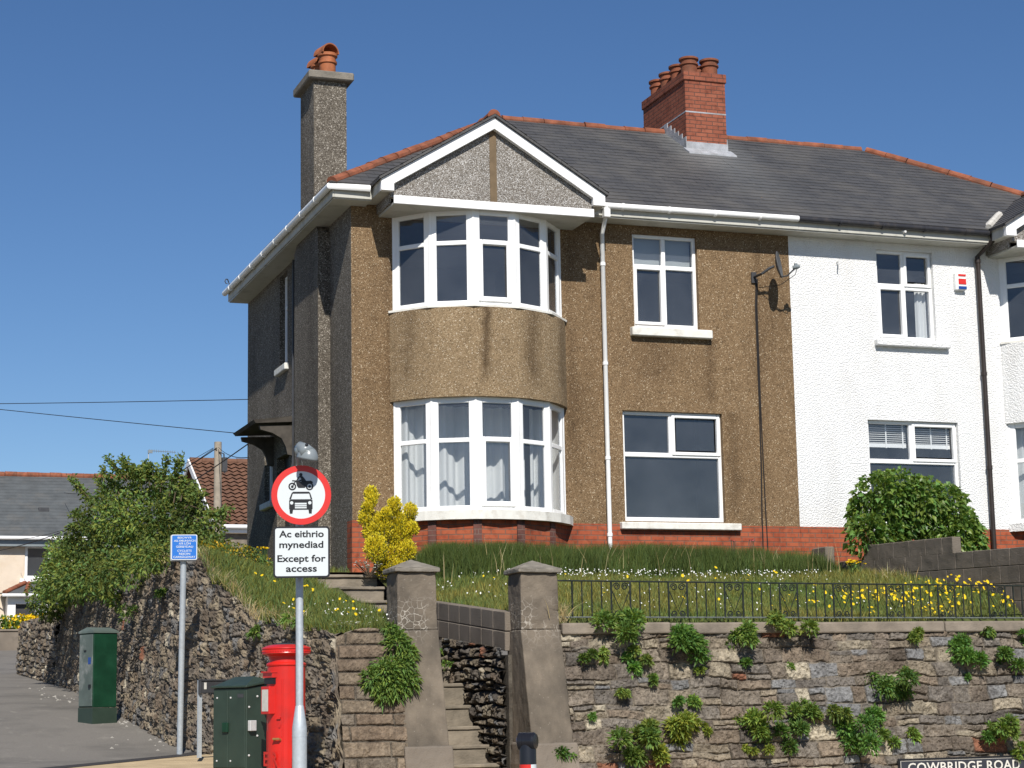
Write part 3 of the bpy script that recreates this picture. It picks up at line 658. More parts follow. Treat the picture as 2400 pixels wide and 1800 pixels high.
# downpipes -------------------------------------------------------------------------
d = MB(); d.tube([(4.03, -.44, 4.97), (4.03, -.44, 4.86), (4.10, -.075, 4.62), (4.10, -.075, -.74)], [.05, .036, .036, .036], 10)
for z in (4.1, 2.5, 1.0, -.2): d.tube([(4.10, -.075, z), (4.10, -.075, z+.05)], .045, 10)
d.box(3.98, 4.08, -.49, -.39, 4.80, 4.93)
smooth_angle(d.build('downpipe', M['upvc'], root1), 50)
d = MB(); d.tube([(11.10, -.44, 4.97), (11.10, -.44, 4.86), (11.02, -.08, 4.66), (11.02, -.08, -.74)], [.05, .042, .042, .042], 10)
for z in (4.55, 2.6, 1.0): d.tube([(11.02, -.08, z), (11.02, -.08, z+.06)], .052, 10)
smooth_angle(d.build('downpipe', M['pipe_brown'], root2), 50)
vl = MB(); vx = 2*HW-2.03-1.83
vl.tube([(11.05, -.42, 5.10), (11.10, -.36, 5.14), (11.75, .28, 5.535)], [.055, .07, .065], 8); vl.build('valley_mortar', M['mortar_pale'], roof2)
ck = MB(); ck.tube([(-.45, 7.15, 5.05), (-.47, 7.15, 5.11), (-.50, 7.1, 5.15), (-.54, 7.05, 5.14), (-.56, 7.05, 5.10), (-.54, 7.05, 5.06), (-.51, 7.05, 5.055)], .010, 6); ck.build('gutter_hook', M['dark_metal'], root1)
cm = MB(); cm.lathe((9.40, -.36, 4.93), [(.035, 0), (.035, .03), (.02, .09)], 10, (0.2, -1, -.2)); cm.build('eaves_camera', M['paint_white'], root2)
# things fixed to the walls ------------------------------------------------------------
dish = empty('satellite_dish', (6.83, 0, 4.08), 'dark grey satellite dish on a wall bracket beside the white wall, cable hanging below', 'satellite dish')
Pd = np.array((7.0, -.42, 4.20)); ad = unit((.78, -.60, .14)); V = []; F = []; R_, S_ = 5, 24
sa = unit(np.cross((0, 0, 1), ad)); sb = np.cross(ad, sa)
for side in (0, 1):
    for i in range(R_+1):
        rr = i/R_
        for k in range(S_): th = 2*math.pi*k/S_; V.append(Pd+sa*math.cos(th)*.19*rr+sb*math.sin(th)*.225*rr+ad*(.055*rr*rr-.012*side))
for side in (0, 1):
    b_ = side*(R_+1)*S_
    for i in range(R_):
        for k in range(S_):
            q = (b_+i*S_+k, b_+i*S_+(k+1) % S_, b_+(i+1)*S_+(k+1) % S_, b_+(i+1)*S_+k); F.append(q if side == 0 else q[::-1])
b1, b2 = R_*S_, (R_+1)*S_+R_*S_
for k in range(S_): F.append((b1+k, b1+(k+1) % S_, b2+(k+1) % S_, b2+k))
link_mesh('reflector', V, F, M['dish'], None, dish, smooth=False)
t = MB(); t.box(6.74, 6.83, -.03, -.001, 3.98, 4.16); t.tube([(6.79, -.02, 4.08), (6.80, -.30, 4.08), (6.90, -.36, 4.16), (6.97, -.40, 4.19)], .022, 8); t.build('bracket', M['dark_metal'], dish)
t = MB(); t.tube([Pd-sb*.20+ad*.02, Pd-sb*.21+ad*.14, Pd-sb*.12+ad*.28], .013, 6); t.build('arm', M['dark_metal'], dish)
L_ = Pd-sb*.10+ad*.30; t = MB(); t.lathe(L_, [(.03, -.05), (.036, -.02), (.036, .03), (.022, .07)], 10, ad); t.tube([L_, L_+np.array((0, 0, .06))], .03, 8); t.build('receiver', M['lamp_grey'], dish)
t = MB(); t.tube([L_+ad*.03, L_+(.0, .03, -.12), Pd+(.1, .1, -.30), (6.86, -.04, 3.9)], .006, 5)
t.tube([(6.83, -.02, 4.05), (6.80, -.012, 3.6), (6.80, -.012, 2.0), (6.79, -.012, .9), (6.77, -.012, .2), (6.76, -.02, -.7)], .012, 5)
t.tube([(6.85, -.02, 4.05), (6.825, -.012, 3.6), (6.822, -.012, 2.0), (6.83, -.012, .9), (6.84, -.012, .2), (6.85, -.02, -.7)], .010, 5)
t.build('cable', M['cable'], dish)
al = empty('alarm_box', (10.66, 0, 4.06), 'small white alarm box with red and blue stripes on the white wall', 'alarm box')
t = MB(); t.box(10.565, 10.765, -.085, -.001, 4.06, 4.36); bevel(t.build('casing', M['upvc'], al), .012)
t = MB(); t.box(10.615, 10.76, -.094, -.0855, 4.30, 4.335); t.box(10.615, 10.76, -.094, -.0855, 4.16, 4.255); t.build('red_stripe', M['sign_red'], al)
t = MB(); t.box(10.61, 10.765, -.096, -.0855, 4.075, 4.125); t.build('blue_stripe', M['blue_disc'], al)
hk = MB(); hk.tube([(8.34, 0, 4.42), (8.34, -.06, 4.42), (8.33, -.075, 4.36), (8.335, -.06, 4.28)], .010, 6)
tag(hk.build('wall_hook', M['steel_box'], None), 'small bent metal hook near the top of the white wall', 'hook')
# ------------------------------------------------------------------ ground
GP = [(-60, -5.2), (-28, -4.3), (-12, -3.70), (-9, -3.54), (-7, -3.44), (-2.5, -3.31), (-1.2, -3.20), (1, -2.97), (9.5, -2.33), (19.2, -1.89), (47, -.42), (62, 0.1), (400, 2.5)]
def gz(X, Y):
    X = np.asarray(X, float); Y = np.asarray(Y, float); k = np.clip((-Y-3.0)/3.0, 0, 1)
    return interp(Y, GP) - .08*np.clip(X+2.5, 0, 8)*k
xs = np.concatenate([[-900, -400, -150, -60, -30], np.arange(-18, 14, .5), [18, 30, 60, 150, 400, 900]])
ys = np.concatenate([[-600, -200, -100, -60, -45], np.arange(-30, 30, .5), np.arange(30, 70, 4), [90, 150, 300, 700, 1800, 4000]])
GX, GY = np.meshgrid(xs, ys); GZ = gz(GX, GY)
nx, ny = len(xs), len(ys)
F = [(j*nx+i, j*nx+i+1, (j+1)*nx+i+1, (j+1)*nx+i) for j in range(ny-1) for i in range(nx-1)]
tag(link_mesh('road', np.stack([GX, GY, GZ], -1).reshape(-1, 3), F, M['tarmac'], smooth=True), kind='structure')
def sheet(name, poly, dz, mat, kind='structure', zf=None, n=24):
    # quad patch a,b,c,d laid over the ground, dz above it
    a, b, c, d = [np.array(p, float) for p in poly]; V = []; F = []
    for j in range(n+1):
        for i in range(n+1):
            s_, t_ = i/n, j/n; p = (a*(1-s_)+b*s_)*(1-t_)+(d*(1-s_)+c*s_)*t_; V.append((p[0], p[1], (zf or gz)(p[0], p[1])+dz))
    for j in range(n):
        for i in range(n): F.append((j*(n+1)+i, j*(n+1)+i+1, (j+1)*(n+1)+i+1, (j+1)*(n+1)+i))
    return tag(link_mesh(name, V, F, mat, smooth=True), kind=kind)
sheet('pavement', [(-8.2, -8.7), (12, -10.2), (12, -6.6), (-2.62, -2.55)], .006, M['buff'])
sheet('dark_strip', [(-8.65, -8.7), (-8.2, -8.7), (-2.62, -2.55), (-2.72, -2.2)], .010, M['strip_dark'])  # narrow dark strip along the outer edge of the buff pavement
# ------------------------------------------------------------------ rubble masonry built stone by stone
def vnoise(u, v, s, seed):
    r_ = np.random.default_rng(seed); T = r_.random((128, 128)); x = u*s; y = v*s; xi = np.floor(x).astype(int); yi = np.floor(y).astype(int); fx = x-xi; fy = y-yi
    fx = fx*fx*(3-2*fx); fy = fy*fy*(3-2*fy); g = lambda i, j: T[i % 128, j % 128]
    return (g(xi, yi)*(1-fx)+g(xi+1, yi)*fx)*(1-fy)+(g(xi, yi+1)*(1-fx)+g(xi+1, yi+1)*fx)*fy
PAL = np.array((.96, 1.0, 1.07))*np.array([(.20, .165, .125), (.18, .155, .125), (.25, .205, .145), (.155, .135, .112), (.185, .18, .17), (.205, .16, .115), (.29, .245, .175), (.155, .125, .095)])
def rubble(name, fmap, W, Hf, Hmax, res, rows, widths, relief=.035, joint=.022, warp=.03, seed=1, mat='stone', parent=None, pal=PAL, pale=.05, mortar=(.17, .15, .125), split=.18, fine=.012, gaps=0.0, red=.012):
    r_ = np.random.default_rng(seed); nu, nv = int(W/res[0])+1, int(Hmax/res[1])+1
    U, T = np.meshgrid(np.linspace(0, W, nu), np.linspace(0, 1, nv)); Vv = T*Hf(U)
    uu = U+(vnoise(U, Vv, 4.5, seed+1)-.5)*2*warp+(vnoise(U, Vv, 12, seed+2)-.5)*warp*.8
    vv = Vv+(vnoise(U, Vv, 2.2, seed+3)-.5)*2*warp*1.2+(vnoise(U, Vv, 11, seed+4)-.5)*warp*.7
    edges = [-.3]
    while edges[-1] < Hmax+.4: edges.append(edges[-1]+r_.uniform(*rows))
    edges = np.array(edges); row = np.clip(np.searchsorted(edges, vv)-1, 0, len(edges)-2)
    D = np.zeros_like(U); ID = np.zeros(U.shape, int); nid = 0
    for k in range(len(edges)-1):
        mk = row == k
        if not mk.any(): continue
        ce = [-.5]; hgt = edges[k+1]-edges[k]
        while ce[-1] < W+.6: ce.append(ce[-1]+r_.uniform(*widths)*(.7+.5*hgt/rows[1]))
        ce = np.array(ce); q = np.clip(np.searchsorted(ce, uu[mk])-1, 0, len(ce)-2)
        dl, dr = uu[mk]-ce[q], ce[q+1]-uu[mk]; lo = np.full(q.shape, edges[k]); hi = np.full(q.shape, edges[k+1]); ids = q*2
        sp = r_.random(len(ce)) < split; fr_ = r_.uniform(.35, .65, len(ce)); mid = edges[k]+fr_[q]*hgt; on = sp[q]; top = vv[mk] > mid
        lo = np.where(on & top, mid, lo); hi = np.where(on & ~top, mid, hi); ids = ids+np.where(on & top, 1, 0)
        D[mk] = np.minimum(np.minimum(dl, dr), np.minimum(vv[mk]-lo, hi-vv[mk])); ID[mk] = nid+ids; nid += 2*len(ce)
    off = r_.uniform(-.5, .5, nid+1); tx = r_.uniform(-.5, .5, nid+1); ty = r_.uniform(-.5, .5, nid+1)
    pr = np.clip(D/joint, 0, 1); pr = pr*pr*(3-2*pr)
    gp = vnoise(U, Vv, 3.1, seed+11); opn = np.clip((gp-.30)*4, .30, 1) if gaps else 1.0       # where the pointing has fallen out
    dome = np.clip(D/.09, 0, 1)**.5
    fn = (vnoise(U, Vv, 26, seed+5)-.5)*fine+(vnoise(U, Vv, 60, seed+6)-.5)*fine*.7+(vnoise(U, Vv, 8, seed+7)-.5)*fine*1.6
    Hh = pr*(relief*(.75+.55*off[ID])+dome*relief*.35+((uu*9) % 1-.5)*0)+fn*(.35+pr)
    if gaps: Hh = Hh-(1-pr)*opn*.024+(1-pr)*(1-opn)*(relief*.70)
    col = pal[r_.integers(0, len(pal), nid+1)][ID]*(1+.36*off[::-1][ID])[..., None]
    pl = r_.random(nid+1) < pale; col = np.where(pl[ID][..., None], np.array((.40, .36, .28)), col)
    rd = r_.random(nid+1) < red; col = np.where(rd[ID][..., None], np.array((.26, .12, .075)), col)
    col = col*(.80+.4*vnoise(U, Vv, 18, seed+8))[..., None]
    col = col*pr[..., None]+np.array(mortar)*(1-pr)[..., None]*(.75+.5*vnoise(U, Vv, 9, seed+9))[..., None]
    P, Nn = fmap(U, Vv, T); P = P+Nn*Hh[..., None]
    i = np.arange(nu-1); j = np.arange(nv-1); I, J = np.meshgrid(i, j); a = (J*nu+I).ravel()
    F = np.stack([a, a+1, a+nu+1, a+nu], 1).tolist()
    return link_mesh(name, P.reshape(-1, 3), F, M[mat], None, parent, smooth=False, uv=False, tint=col.reshape(-1, 3))
BAT = .27
def front_map(X0, z0):
    n = unit((0, -1, BAT))
    def f(U, V, T):
        z = z0+V; y = -6.5-BAT*(-1.9-z); return np.stack([X0+U, y, z], -1), np.broadcast_to(n, U.shape+(3,))
    return f
# right-hand front retaining wall
rw = empty('retaining_wall', (4.2, -6.9, -4.0), 'rough coursed stone retaining wall under the garden railing, tufted with weeds', 'stone wall')
rubble('stonework', front_map(.78, -4.30), 9.2, lambda U: 2.38+0*U, 2.38, (.010, .010), (.10, .19), (.15, .44), relief=.023, joint=.013, warp=.030, seed=21, parent=rw, pale=.03, mortar=(.18, .157, .125), fine=.022, split=.22, gaps=.5)
cp = MB(); r_ = np.random.default_rng(3); x = .80
while x < 9.9:
    x1 = min(9.95, x+r_.uniform(1.3, 2.4)); dz = r_.uniform(-.012, .012); dy = r_.uniform(-.015, .015)
    cp.hexa([(x, -6.575+dy, -1.935+dz), (x1-.006, -6.575+dy, -1.935), (x1-.006, -6.05, -1.93), (x, -6.05, -1.93), (x, -6.565+dy, -1.80+dz), (x1-.006, -6.565+dy, -1.80), (x1-.006, -6.05, -1.80), (x, -6.05, -1.80)]); x = x1
bevel(cp.build('coping', M['concrete'], rw), .02, 2); weather(rw.children[-1], .016, 3, .2)
bk = MB(); bk.box(.80, 9.9, -6.44, -6.2, -4.2, -1.94); bk.build('backing', M['stone'], rw)
# side road wall ---------------------------------------------------------------------------
SWB = [(-1.94, -7.02), (-1.96, -6.5), (-2.10, -5.9), (-2.30, -4.6), (-2.62, -2.7), (-2.88, -1.3), (-2.95, .6), (-2.95, 6), (-2.95, 12.2)]
sbx = lambda Y: interp(Y, [(p[1], p[0]) for p in SWB])
TOPZ = [(-7.02, -3.80), (-6.54, -1.98), (-5.9, -1.83), (-4.9, -1.74), (-3.9, -1.60), (-3.3, -1.34), (-2.7, -1.10), (-2.3, -1.02), (-1.95, -.72), (-1, -.66), (5, -.57), (10.5, -.36), (12.2, -.36)]
def topz(Y): return interp(Y, TOPZ)+(vnoise(np.asarray(Y, float), 0*np.asarray(Y, float)+3.3, 2.6, 77)-.5)*.14
BATS = lambda Y: interp(Y, [(-7, .02), (-5.5, .04), (-3.5, .075)])
xtop = lambda Y: sbx(Y)+BATS(Y)*(topz(Y)-zb(Y))
zb = lambda Y: gz(-2.9, Y)-.12
def side_map(Y0, zbase, tz, bx, batf):
    def f(U, V, T):
        Y = Y0+U; zb = zbase(Y); z = zb+V; bat = batf(Y); x = bx(Y)+bat*V; e = .05; dx = (bx(Y+e)-bx(Y-e))/(2*e)
        n = np.stack([-np.ones_like(U), dx, 0*U+bat], -1); n /= np.linalg.norm(n, axis=-1)[..., None]; return np.stack([x, Y, z], -1), n
    return f
sw_ = empty('side_wall', (-2.4, 3, -3.1), 'long rough rubble wall rising along the side road below the shrub', 'stone wall')
PALS = PAL*np.array((1.03, 1.0, .96))*.92
rubble('stonework', side_map(-7.02, zb, topz, sbx, BATS), 19.2, lambda U: topz(-7.02+U)-zb(-7.02+U), 3.2, (.024, .016), (.11, .24), (.09, .22), relief=.020, joint=.018, warp=.055, seed=41, parent=sw_, pal=PALS*.96, pale=.025, mortar=(.155, .136, .112), split=.25, fine=.032, red=.002)
def cap_strip(name, Ys, fx0, fx1, fz, mat, parent=None, tint=None):
    V = []; F = []
    for y in Ys: V += [(fx0(y), y, fz(y)), ((fx0(y)+fx1(y))/2, y, fz(y)+.015+.03*math.sin(y*7.3)+.02*math.sin(y*23)), (fx1(y), y, fz(y)-.02), (fx1(y)+.02, y, fz(y)-.9)]
    for i in range(len(Ys)-1):
        for k in range(3): F.append((4*i+k, 4*i+k+1, 4*i+5+k, 4*i+4+k))
    return link_mesh(name, V, F, mat, None, parent, tint=None if tint is None else np.tile(tint, (len(V), 1)))
Ys = np.arange(-6.5, 12.2, .06)
cap_strip('wall_top', Ys, lambda y: float(xtop(y))-.02, lambda y: float(xtop(y))+.16, lambda y: float(topz(y))-.012, M['stone'], sw_, (.20, .175, .14))
lw = empty('low_side_wall', (-2.9, 16, -2.0), 'lower far end of the rubble wall beyond the shrub, before the cream house', 'stone wall')
tz2 = lambda Y: -.74+0*Y+(vnoise(np.asarray(Y, float), 0*np.asarray(Y, float)+1.3, 1.6, 71)-.5)*.16+.010*(Y-12.2)
rubble('stonework', side_map(12.25, zb, tz2, lambda Y: -2.93+0*Y, lambda Y: .05+0*Y), 8.0, lambda U: tz2(12.25+U)-zb(12.25+U), 2.0, (.03, .02), (.08, .18), (.1, .3), relief=.05, joint=.03, warp=.05, seed=51, parent=lw, pal=PALS, pale=.07, mortar=(.13, .115, .095), fine=.03)
Y2 = np.arange(12.25, 20.25, .1); cap_strip('wall_top', Y2, lambda y: -2.93+.05*1.4-.02, lambda y: -2.55, lambda y: float(tz2(y)), M['stone'], lw, (.18, .155, .125))
e_ = MB(); e_.box(-2.93, -2.55, 20.2, 20.24, -2.3, -.75); e_.build('end_face', M['concrete'], lw)
# corner piece left of the left gate pier -----------------------------------------------------
cw_back = MB(); cw_back.hexa([(-1.915, -6.95, -4.1), (-1.22, -6.95, -4.1), (-1.22, -6.1, -4.1), (-1.915, -6.1, -4.1), (-1.90, -6.50, -1.99), (-1.22, -6.50, -1.96), (-1.22, -6.1, -1.96), (-1.90, -6.1, -1.99)])
cw = empty('corner_wall', (-1.6, -6.9, -3.5), 'neatly coursed stone corner between the red letter box and left gate pier', 'stone wall')
rubble('stonework', front_map(-1.93, -3.95), .74, lambda U: 1.99+.10*np.sin(U*4)+0*U, 2.1, (.009, .009), (.125, .175), (.34, .62), relief=.030, joint=.017, warp=.012, seed=61, parent=cw, pale=.02, mortar=(.10, .09, .075), split=0, pal=np.array([(.19, .155, .115), (.155, .132, .105), (.205, .165, .122), (.17, .132, .097)]))
link_mesh('backing', cw_back.V, cw_back.F, M['stone'], None, cw, tint=np.tile((.17, .15, .12), (len(cw_back.V), 1)))
V = []; F = []
for i in range(13):
    x = -1.93+.74*i/12; zt = -3.95+1.99+.10*math.sin((x+1.93)*4)-.003; V += [(x, -6.515, zt), (x, -6.3, zt+.03), (x, -6.05, zt+.02)]
for i in range(12):
    for k in range(2): F.append((3*i+k, 3*i+3+k, 3*i+4+k, 3*i+1+k))
link_mesh('wall_top', V, F, M['stone'], None, cw, tint=np.tile((.21, .185, .15), (len(V), 1)))
# gate piers ----------------------------------------------------------------------------------
def pier(x0, label):
    o = empty('gate_pier', (x0+.24, -6.6, -3.9), label, 'gate pier', 'stone gate piers at the garden steps')
    sh = MB(); x1 = x0+.48; yf = -6.52; yb = -6.04
    yf2 = yf-BAT*1.95-.02
    z0 = -3.98
    sh.hexa([(x0-.02, yf2, z0), (x1+.02, yf2, z0), (x1+.02, yb, z0), (x0-.02, yb, z0), (x0-.008, yf-.012, -1.88), (x1+.008, yf-.012, -1.88), (x1+.008, yb, -1.88), (x0-.008, yb, -1.88)])
    sh.hexa([(x0, yf, -1.878), (x1, yf, -1.878), (x1, yb, -1.878), (x0, yb, -1.878), (x0+.012, yf+.012, -1.215), (x1-.012, yf+.012, -1.215), (x1-.012, yb-.012, -1.215), (x0+.012, yb-.012, -1.215)])
    weather(bevel(sh.build('shaft', M['pier'], o), .014, 2), .022, 5, .14)
    c = MB(); a, b = x0-.03, x1+.03; f, g = yf-.03, yb+.03
    c.box(a, b, f, g, -1.214, -1.165); top = ((a+b)/2, (f+g)/2, -1.055)
    c.add([(a, f, -1.1651), (b, f, -1.1651), (b, g, -1.1651), (a, g, -1.1651), top], [(0, 1, 4), (1, 2, 4), (2, 3, 4), (3, 0, 4), (3, 2, 1, 0)])
    weather(bevel(c.build('cap', M['concrete_cap'], o), .012, 2), .022, 4, .12)
    bs = MB(); bs.hexa([(x0-.05, -6.52-BAT*2.0-.06, -4.1), (x1+.05, -6.52-BAT*2.0-.06, -4.1), (x1+.05, -6.2, -4.1), (x0-.05, -6.2, -4.1), (x0-.045, -6.52-BAT*1.28-.055, -3.18), (x1+.04, -6.52-BAT*1.28-.055, -3.18), (x1+.04, -6.2, -3.18), (x0-.045, -6.2, -3.18)])
    weather(bevel(bs.build('base', M['block'], o), .02, 2), .03, 4, .16)
pier(-1.20, 'left gate pier with a pyramid cap and a leafy plant against its foot')
pier(.30, 'right gate pier with a pyramid cap, the railing starting from its side')
# steps up between the piers --------------------------------------------------------------------
st = empty('garden_steps', (-.3, -5, -3.6), 'flight of worn stone steps climbing between the two gate piers', 'steps')
def stepbox(x0, x1, y0, y1, z0, z1, nose=.02):
    b = MB(); b.box(x0, x1, y0, y1, z0, z1-.045); b.box(x0-.005, x1+.005, y0-nose, y1+.02, z1-.0445, z1); weather(bevel(b.build('step', M['step'], st), .010), .018, 4, .15)
lowz = [(-6.35, -3.63), (-5.97, -3.42), (-5.58, -3.21), (-5.31, -2.99), (-5.00, -2.74), (-4.67, -2.47), (-4.08, -2.25), (-3.72, -2.05), (-3.36, -1.86), (-3.0, -1.67), (-2.64, -1.48)]
for i, (y, z) in enumerate(lowz):
    y1 = lowz[i+1][0] if i+1 < len(lowz) else -1.9
    stepbox(-.70, .20, y, y1, z-.40, z)
for (y, z, x0) in ((-2.15, -1.30, -.92), (-1.50, -1.075, -.94), (-1.15, -.885, -1.10)):
    stepbox(x0, .06, y, y+.7, z-.28, z, .035)
# wall on the right of the steps: blocks on rubble ------------------------------------------------
kw = empty('step_wall', (.28, -4.6, -3.0), 'low concrete block wall on dark rubble beside the garden steps', 'wall')
def kmap(U, V, T):
    Y = -6.15+U; z = -3.75+V; n = np.broadcast_to(np.array((-1.0, 0, 0)), U.shape+(3,)); return np.stack([.235+0*U, Y, z], -1), n
rubble('rubble', kmap, 3.9, lambda U: 1.67+.088*U, 2.1, (.014, .012), (.08, .17), (.09, .24), relief=.065, joint=.03, warp=.045, seed=81, parent=kw, pal=PAL*.75, pale=.03, mortar=(.06, .055, .05), fine=.03, split=.3)
ztop = lambda y: -1.655+.095*(y+6.13)
for k in range(2):
    y = -6.14
    b = MB()
    while y < -1.3:
        y1 = y+.44; o0 = -.235*k; x0 = .235-.004*k
        b.hexa([(x0, y+.004, ztop(y)+o0-.225), (.40, y+.004, ztop(y)+o0-.225), (.40, y1-.004, ztop(y1)+o0-.225), (x0, y1-.004, ztop(y1)+o0-.225), (x0, y+.004, ztop(y)+o0), (.40, y+.004, ztop(y)+o0), (.40, y1-.004, ztop(y1)+o0), (x0, y1-.004, ztop(y1)+o0)]); y = y1
    bevel(b.build('block_course', M['block'], kw), .008)
b = MB(); b.hexa([(.25, -6.1, -2.11), (.39, -6.1, -2.11), (.39, -1.3, -1.66), (.25, -1.3, -1.66), (.25, -6.1, -1.665), (.39, -6.1, -1.665), (.39, -1.3, -1.215), (.25, -1.3, -1.215)]); b.build('mortar', M['block'], kw)
b = MB(); b.box(.245, .42, -6.2, -2.3, -4.1, -2.16); link_mesh('backing', b.V, b.F, M['stone'], None, kw, tint=np.tile((.10, .09, .075), (len(b.V), 1)))
# dividing wall between the two front gardens -------------------------------------------------------
dw = empty('dividing_wall', (7.5, -3.5, -1.2), 'stepped concrete block wall between the two front gardens', 'wall')
def course(y0, y1, za, zb_, h, x=7.42, off=0):
    b = MB(); y = y0-off
    zf = lambda y_: za+(zb_-za)*(y_-y0)/(y1-y0)
    while y > y1+.02:
        ya = max(y1, y-.44); yy = min(y, y0)
        b.hexa([(x, ya+.0015, zf(ya)-h+.0015), (x+.14, ya+.0015, zf(ya)-h+.0015), (x+.14, yy-.0015, zf(yy)-h+.0015), (x, yy-.0015, zf(yy)-h+.0015), (x, ya+.0015, zf(ya)-.0015), (x+.14, ya+.0015, zf(ya)-.0015), (x+.14, yy-.0015, zf(yy)-.0015), (x, yy-.0015, zf(yy)-.0015)]); y = ya
    weather(bevel(b.build('block_course', M['block'], dw), .008), .016, 3, .18)
course(-2.05, -4.52, -.47, -.545, .235)
course(-1.25, -7.0, -.665, -.845, .235, off=-.2); course(-1.25, -7.0, -.90, -1.08, .235); course(-1.25, -7.0, -1.135, -1.315, .235, off=-.2); course(-3.0, -7.0, -1.42, -1.55, .235)
b = MB(); b.hexa([(7.44, -2.70, -1.0), (7.54, -2.70, -1.0), (7.54, -1.25, -1.0), (7.44, -1.25, -1.0), (7.44, -2.70, -.70), (7.54, -2.70, -.70), (7.54, -1.25, -.665), (7.44, -1.25, -.665)]); b.build('mortar', M['block'], dw)
b = MB(); b.box(7.36, 7.52, -.98, -.52, -1.0, -.40); bevel(b.build('end_block', M['block'], dw), .015)
# gardens ------------------------------------------------------------------------------------------
def lz(X, Y):
    X = np.asarray(X, float); Y = np.asarray(Y, float)
    z = interp(Y, [(-6.6, -1.83), (-6.2, -1.79), (-5.0, -1.55), (-3.5, -1.24), (-1.9, -.96), (-1.3, -.90), (0.2, -.80)])
    z = z+(vnoise(X+20, Y+20, .9, 5)-.5)*.06
    t = np.clip((X-.38)/1.1, 0, 1); t = t*t*(3-2*t); wt = -1.655+.095*(Y+6.13)-.015
    z = z+interp(Y, [(-6.3, 0), (-5.7, .24), (-4.5, .22), (-3, .16), (-1.5, .07), (-.5, 0)])*np.clip((X-5.9)/1.5, 0, 1)**1.6
    sk_ = np.clip(-6.10-Y, 0, 1)*1.1; z = z-sk_; wt = wt-sk_
    return np.where(Y < -2.3, wt*(1-t)+z*t, np.where(Y < -1.0, (wt+(z-wt)*np.clip((Y+2.3)/1.3, 0, 1))*(1-t)+z*t, z))
sheet('lawn', [(.40, -6.32), (7.43, -6.32), (7.43, .0), (.40, .0)], 0, M['grass_soil'], zf=lz, n=40)
sheet('neighbour_lawn', [(7.55, -6.2), (16, -6.2), (16, 0), (7.55, 0)], -.02, M['grass_soil'], zf=lambda X, Y: lz(X, Y)-.02, n=30)
def lzl(X, Y):
    X = np.asarray(X, float); Y = np.asarray(Y, float); xw = xtop(Y)+.1
    zs = interp(Y, [(-6.5, -1.92), (-4, -1.52), (-2.6, -1.30), (-1.5, -1.02), (-.8, -.86), (1, -.78), (20, -.4)])
    t = np.clip((X-xw)/(1.2), 0, 1); t = t*t*(3-2*t)
    return (topz(Y)-.04)*(1-t)+zs*t+(vnoise(X+20, Y+20, 1.7, 8)-.5)*.07
def slope_sheet(y0, y1, xr, n=40):
    V = []; F = []
    for q in range(n+1):
        Y = y0+(y1-y0)*q/n; xl = float(xtop(Y))+.01
        for p in range(n+1): X = xl+(xr-xl)*p/n; V.append((X, Y, float(lzl(X, Y))))
    for q in range(n):
        for p in range(n): F.append((q*(n+1)+p, q*(n+1)+p+1, (q+1)*(n+1)+p+1, (q+1)*(n+1)+p))
    return tag(link_mesh('garden_slope', V, F, M['grass_soil'], smooth=True), kind='structure')
slope_sheet(-6.35, -2.0, -.73); slope_sheet(-2.0, -.4, -.93, 30); slope_sheet(-.4, 12, -.02, 50)
sheet('lawn', [(.07, -2.6), (.43, -2.6), (.43, -.85), (.07, -.85)], -.012, M['grass_soil'], zf=lz, n=10)
sheet('garden_path', [(-.95, -.85), (.6, -.85), (.6, .0), (-.95, .0)], 0, M['step'], zf=lambda X, Y: -.83+0*np.asarray(X), n=4)
# ------------------------------------------------------------------ foliage helpers
def leaf_cloud(P, D, L, Wd, tint, fold=.25, droop=.25, up=None, r_=rng, shape='leaf'):
    """one folded, drooping leaf per point: base, two side points, tip (2 quads split along the midrib)"""
    n = len(P); D = D/np.linalg.norm(D, axis=1)[:, None]
    a = r_.normal(size=(n, 3)); S = np.cross(D, a); S /= np.linalg.norm(S, axis=1)[:, None]+1e-9
    Nn = np.cross(S, D); Nn *= np.where(Nn[:, 2:3] < 0, -1, 1)
    L = np.broadcast_to(L, (n,))[:, None]; Wd = np.broadcast_to(Wd, (n,))[:, None]
    mid = P+D*L*.5; tip = P+D*L-np.array((0, 0, 1.0))*L*droop
    l = mid+S*Wd*.5+Nn*Wd*fold; r = mid-S*Wd*.5+Nn*Wd*fold
    V = np.stack([P, l, tip, r, mid], 1).reshape(-1, 3); b = (np.arange(n)*5)[:, None]
    F = np.concatenate([b+np.array([[0, 4, 1]]), b+np.array([[1, 4, 2]]), b+np.array([[0, 3, 4]]), b+np.array([[4, 3, 2]])], 0)
    return V, F, np.repeat(tint, 5, axis=0)
def join(parts):
    V = []; F = []; T = []; b = 0
    for v, f, t in parts: V.append(v); F.append(np.asarray(f)+b); T.append(t); b += len(v)
    return np.concatenate(V), [tuple(x) for x in np.concatenate(F).tolist()], np.concatenate(T)
def tints(n, var=.35, warm=.15, r_=rng):
    k = 1+var*(r_.random(n)*2-1); h = warm*(r_.random(n)*2-1); return np.stack([k*(1+h), k, k*(1-h)], 1)
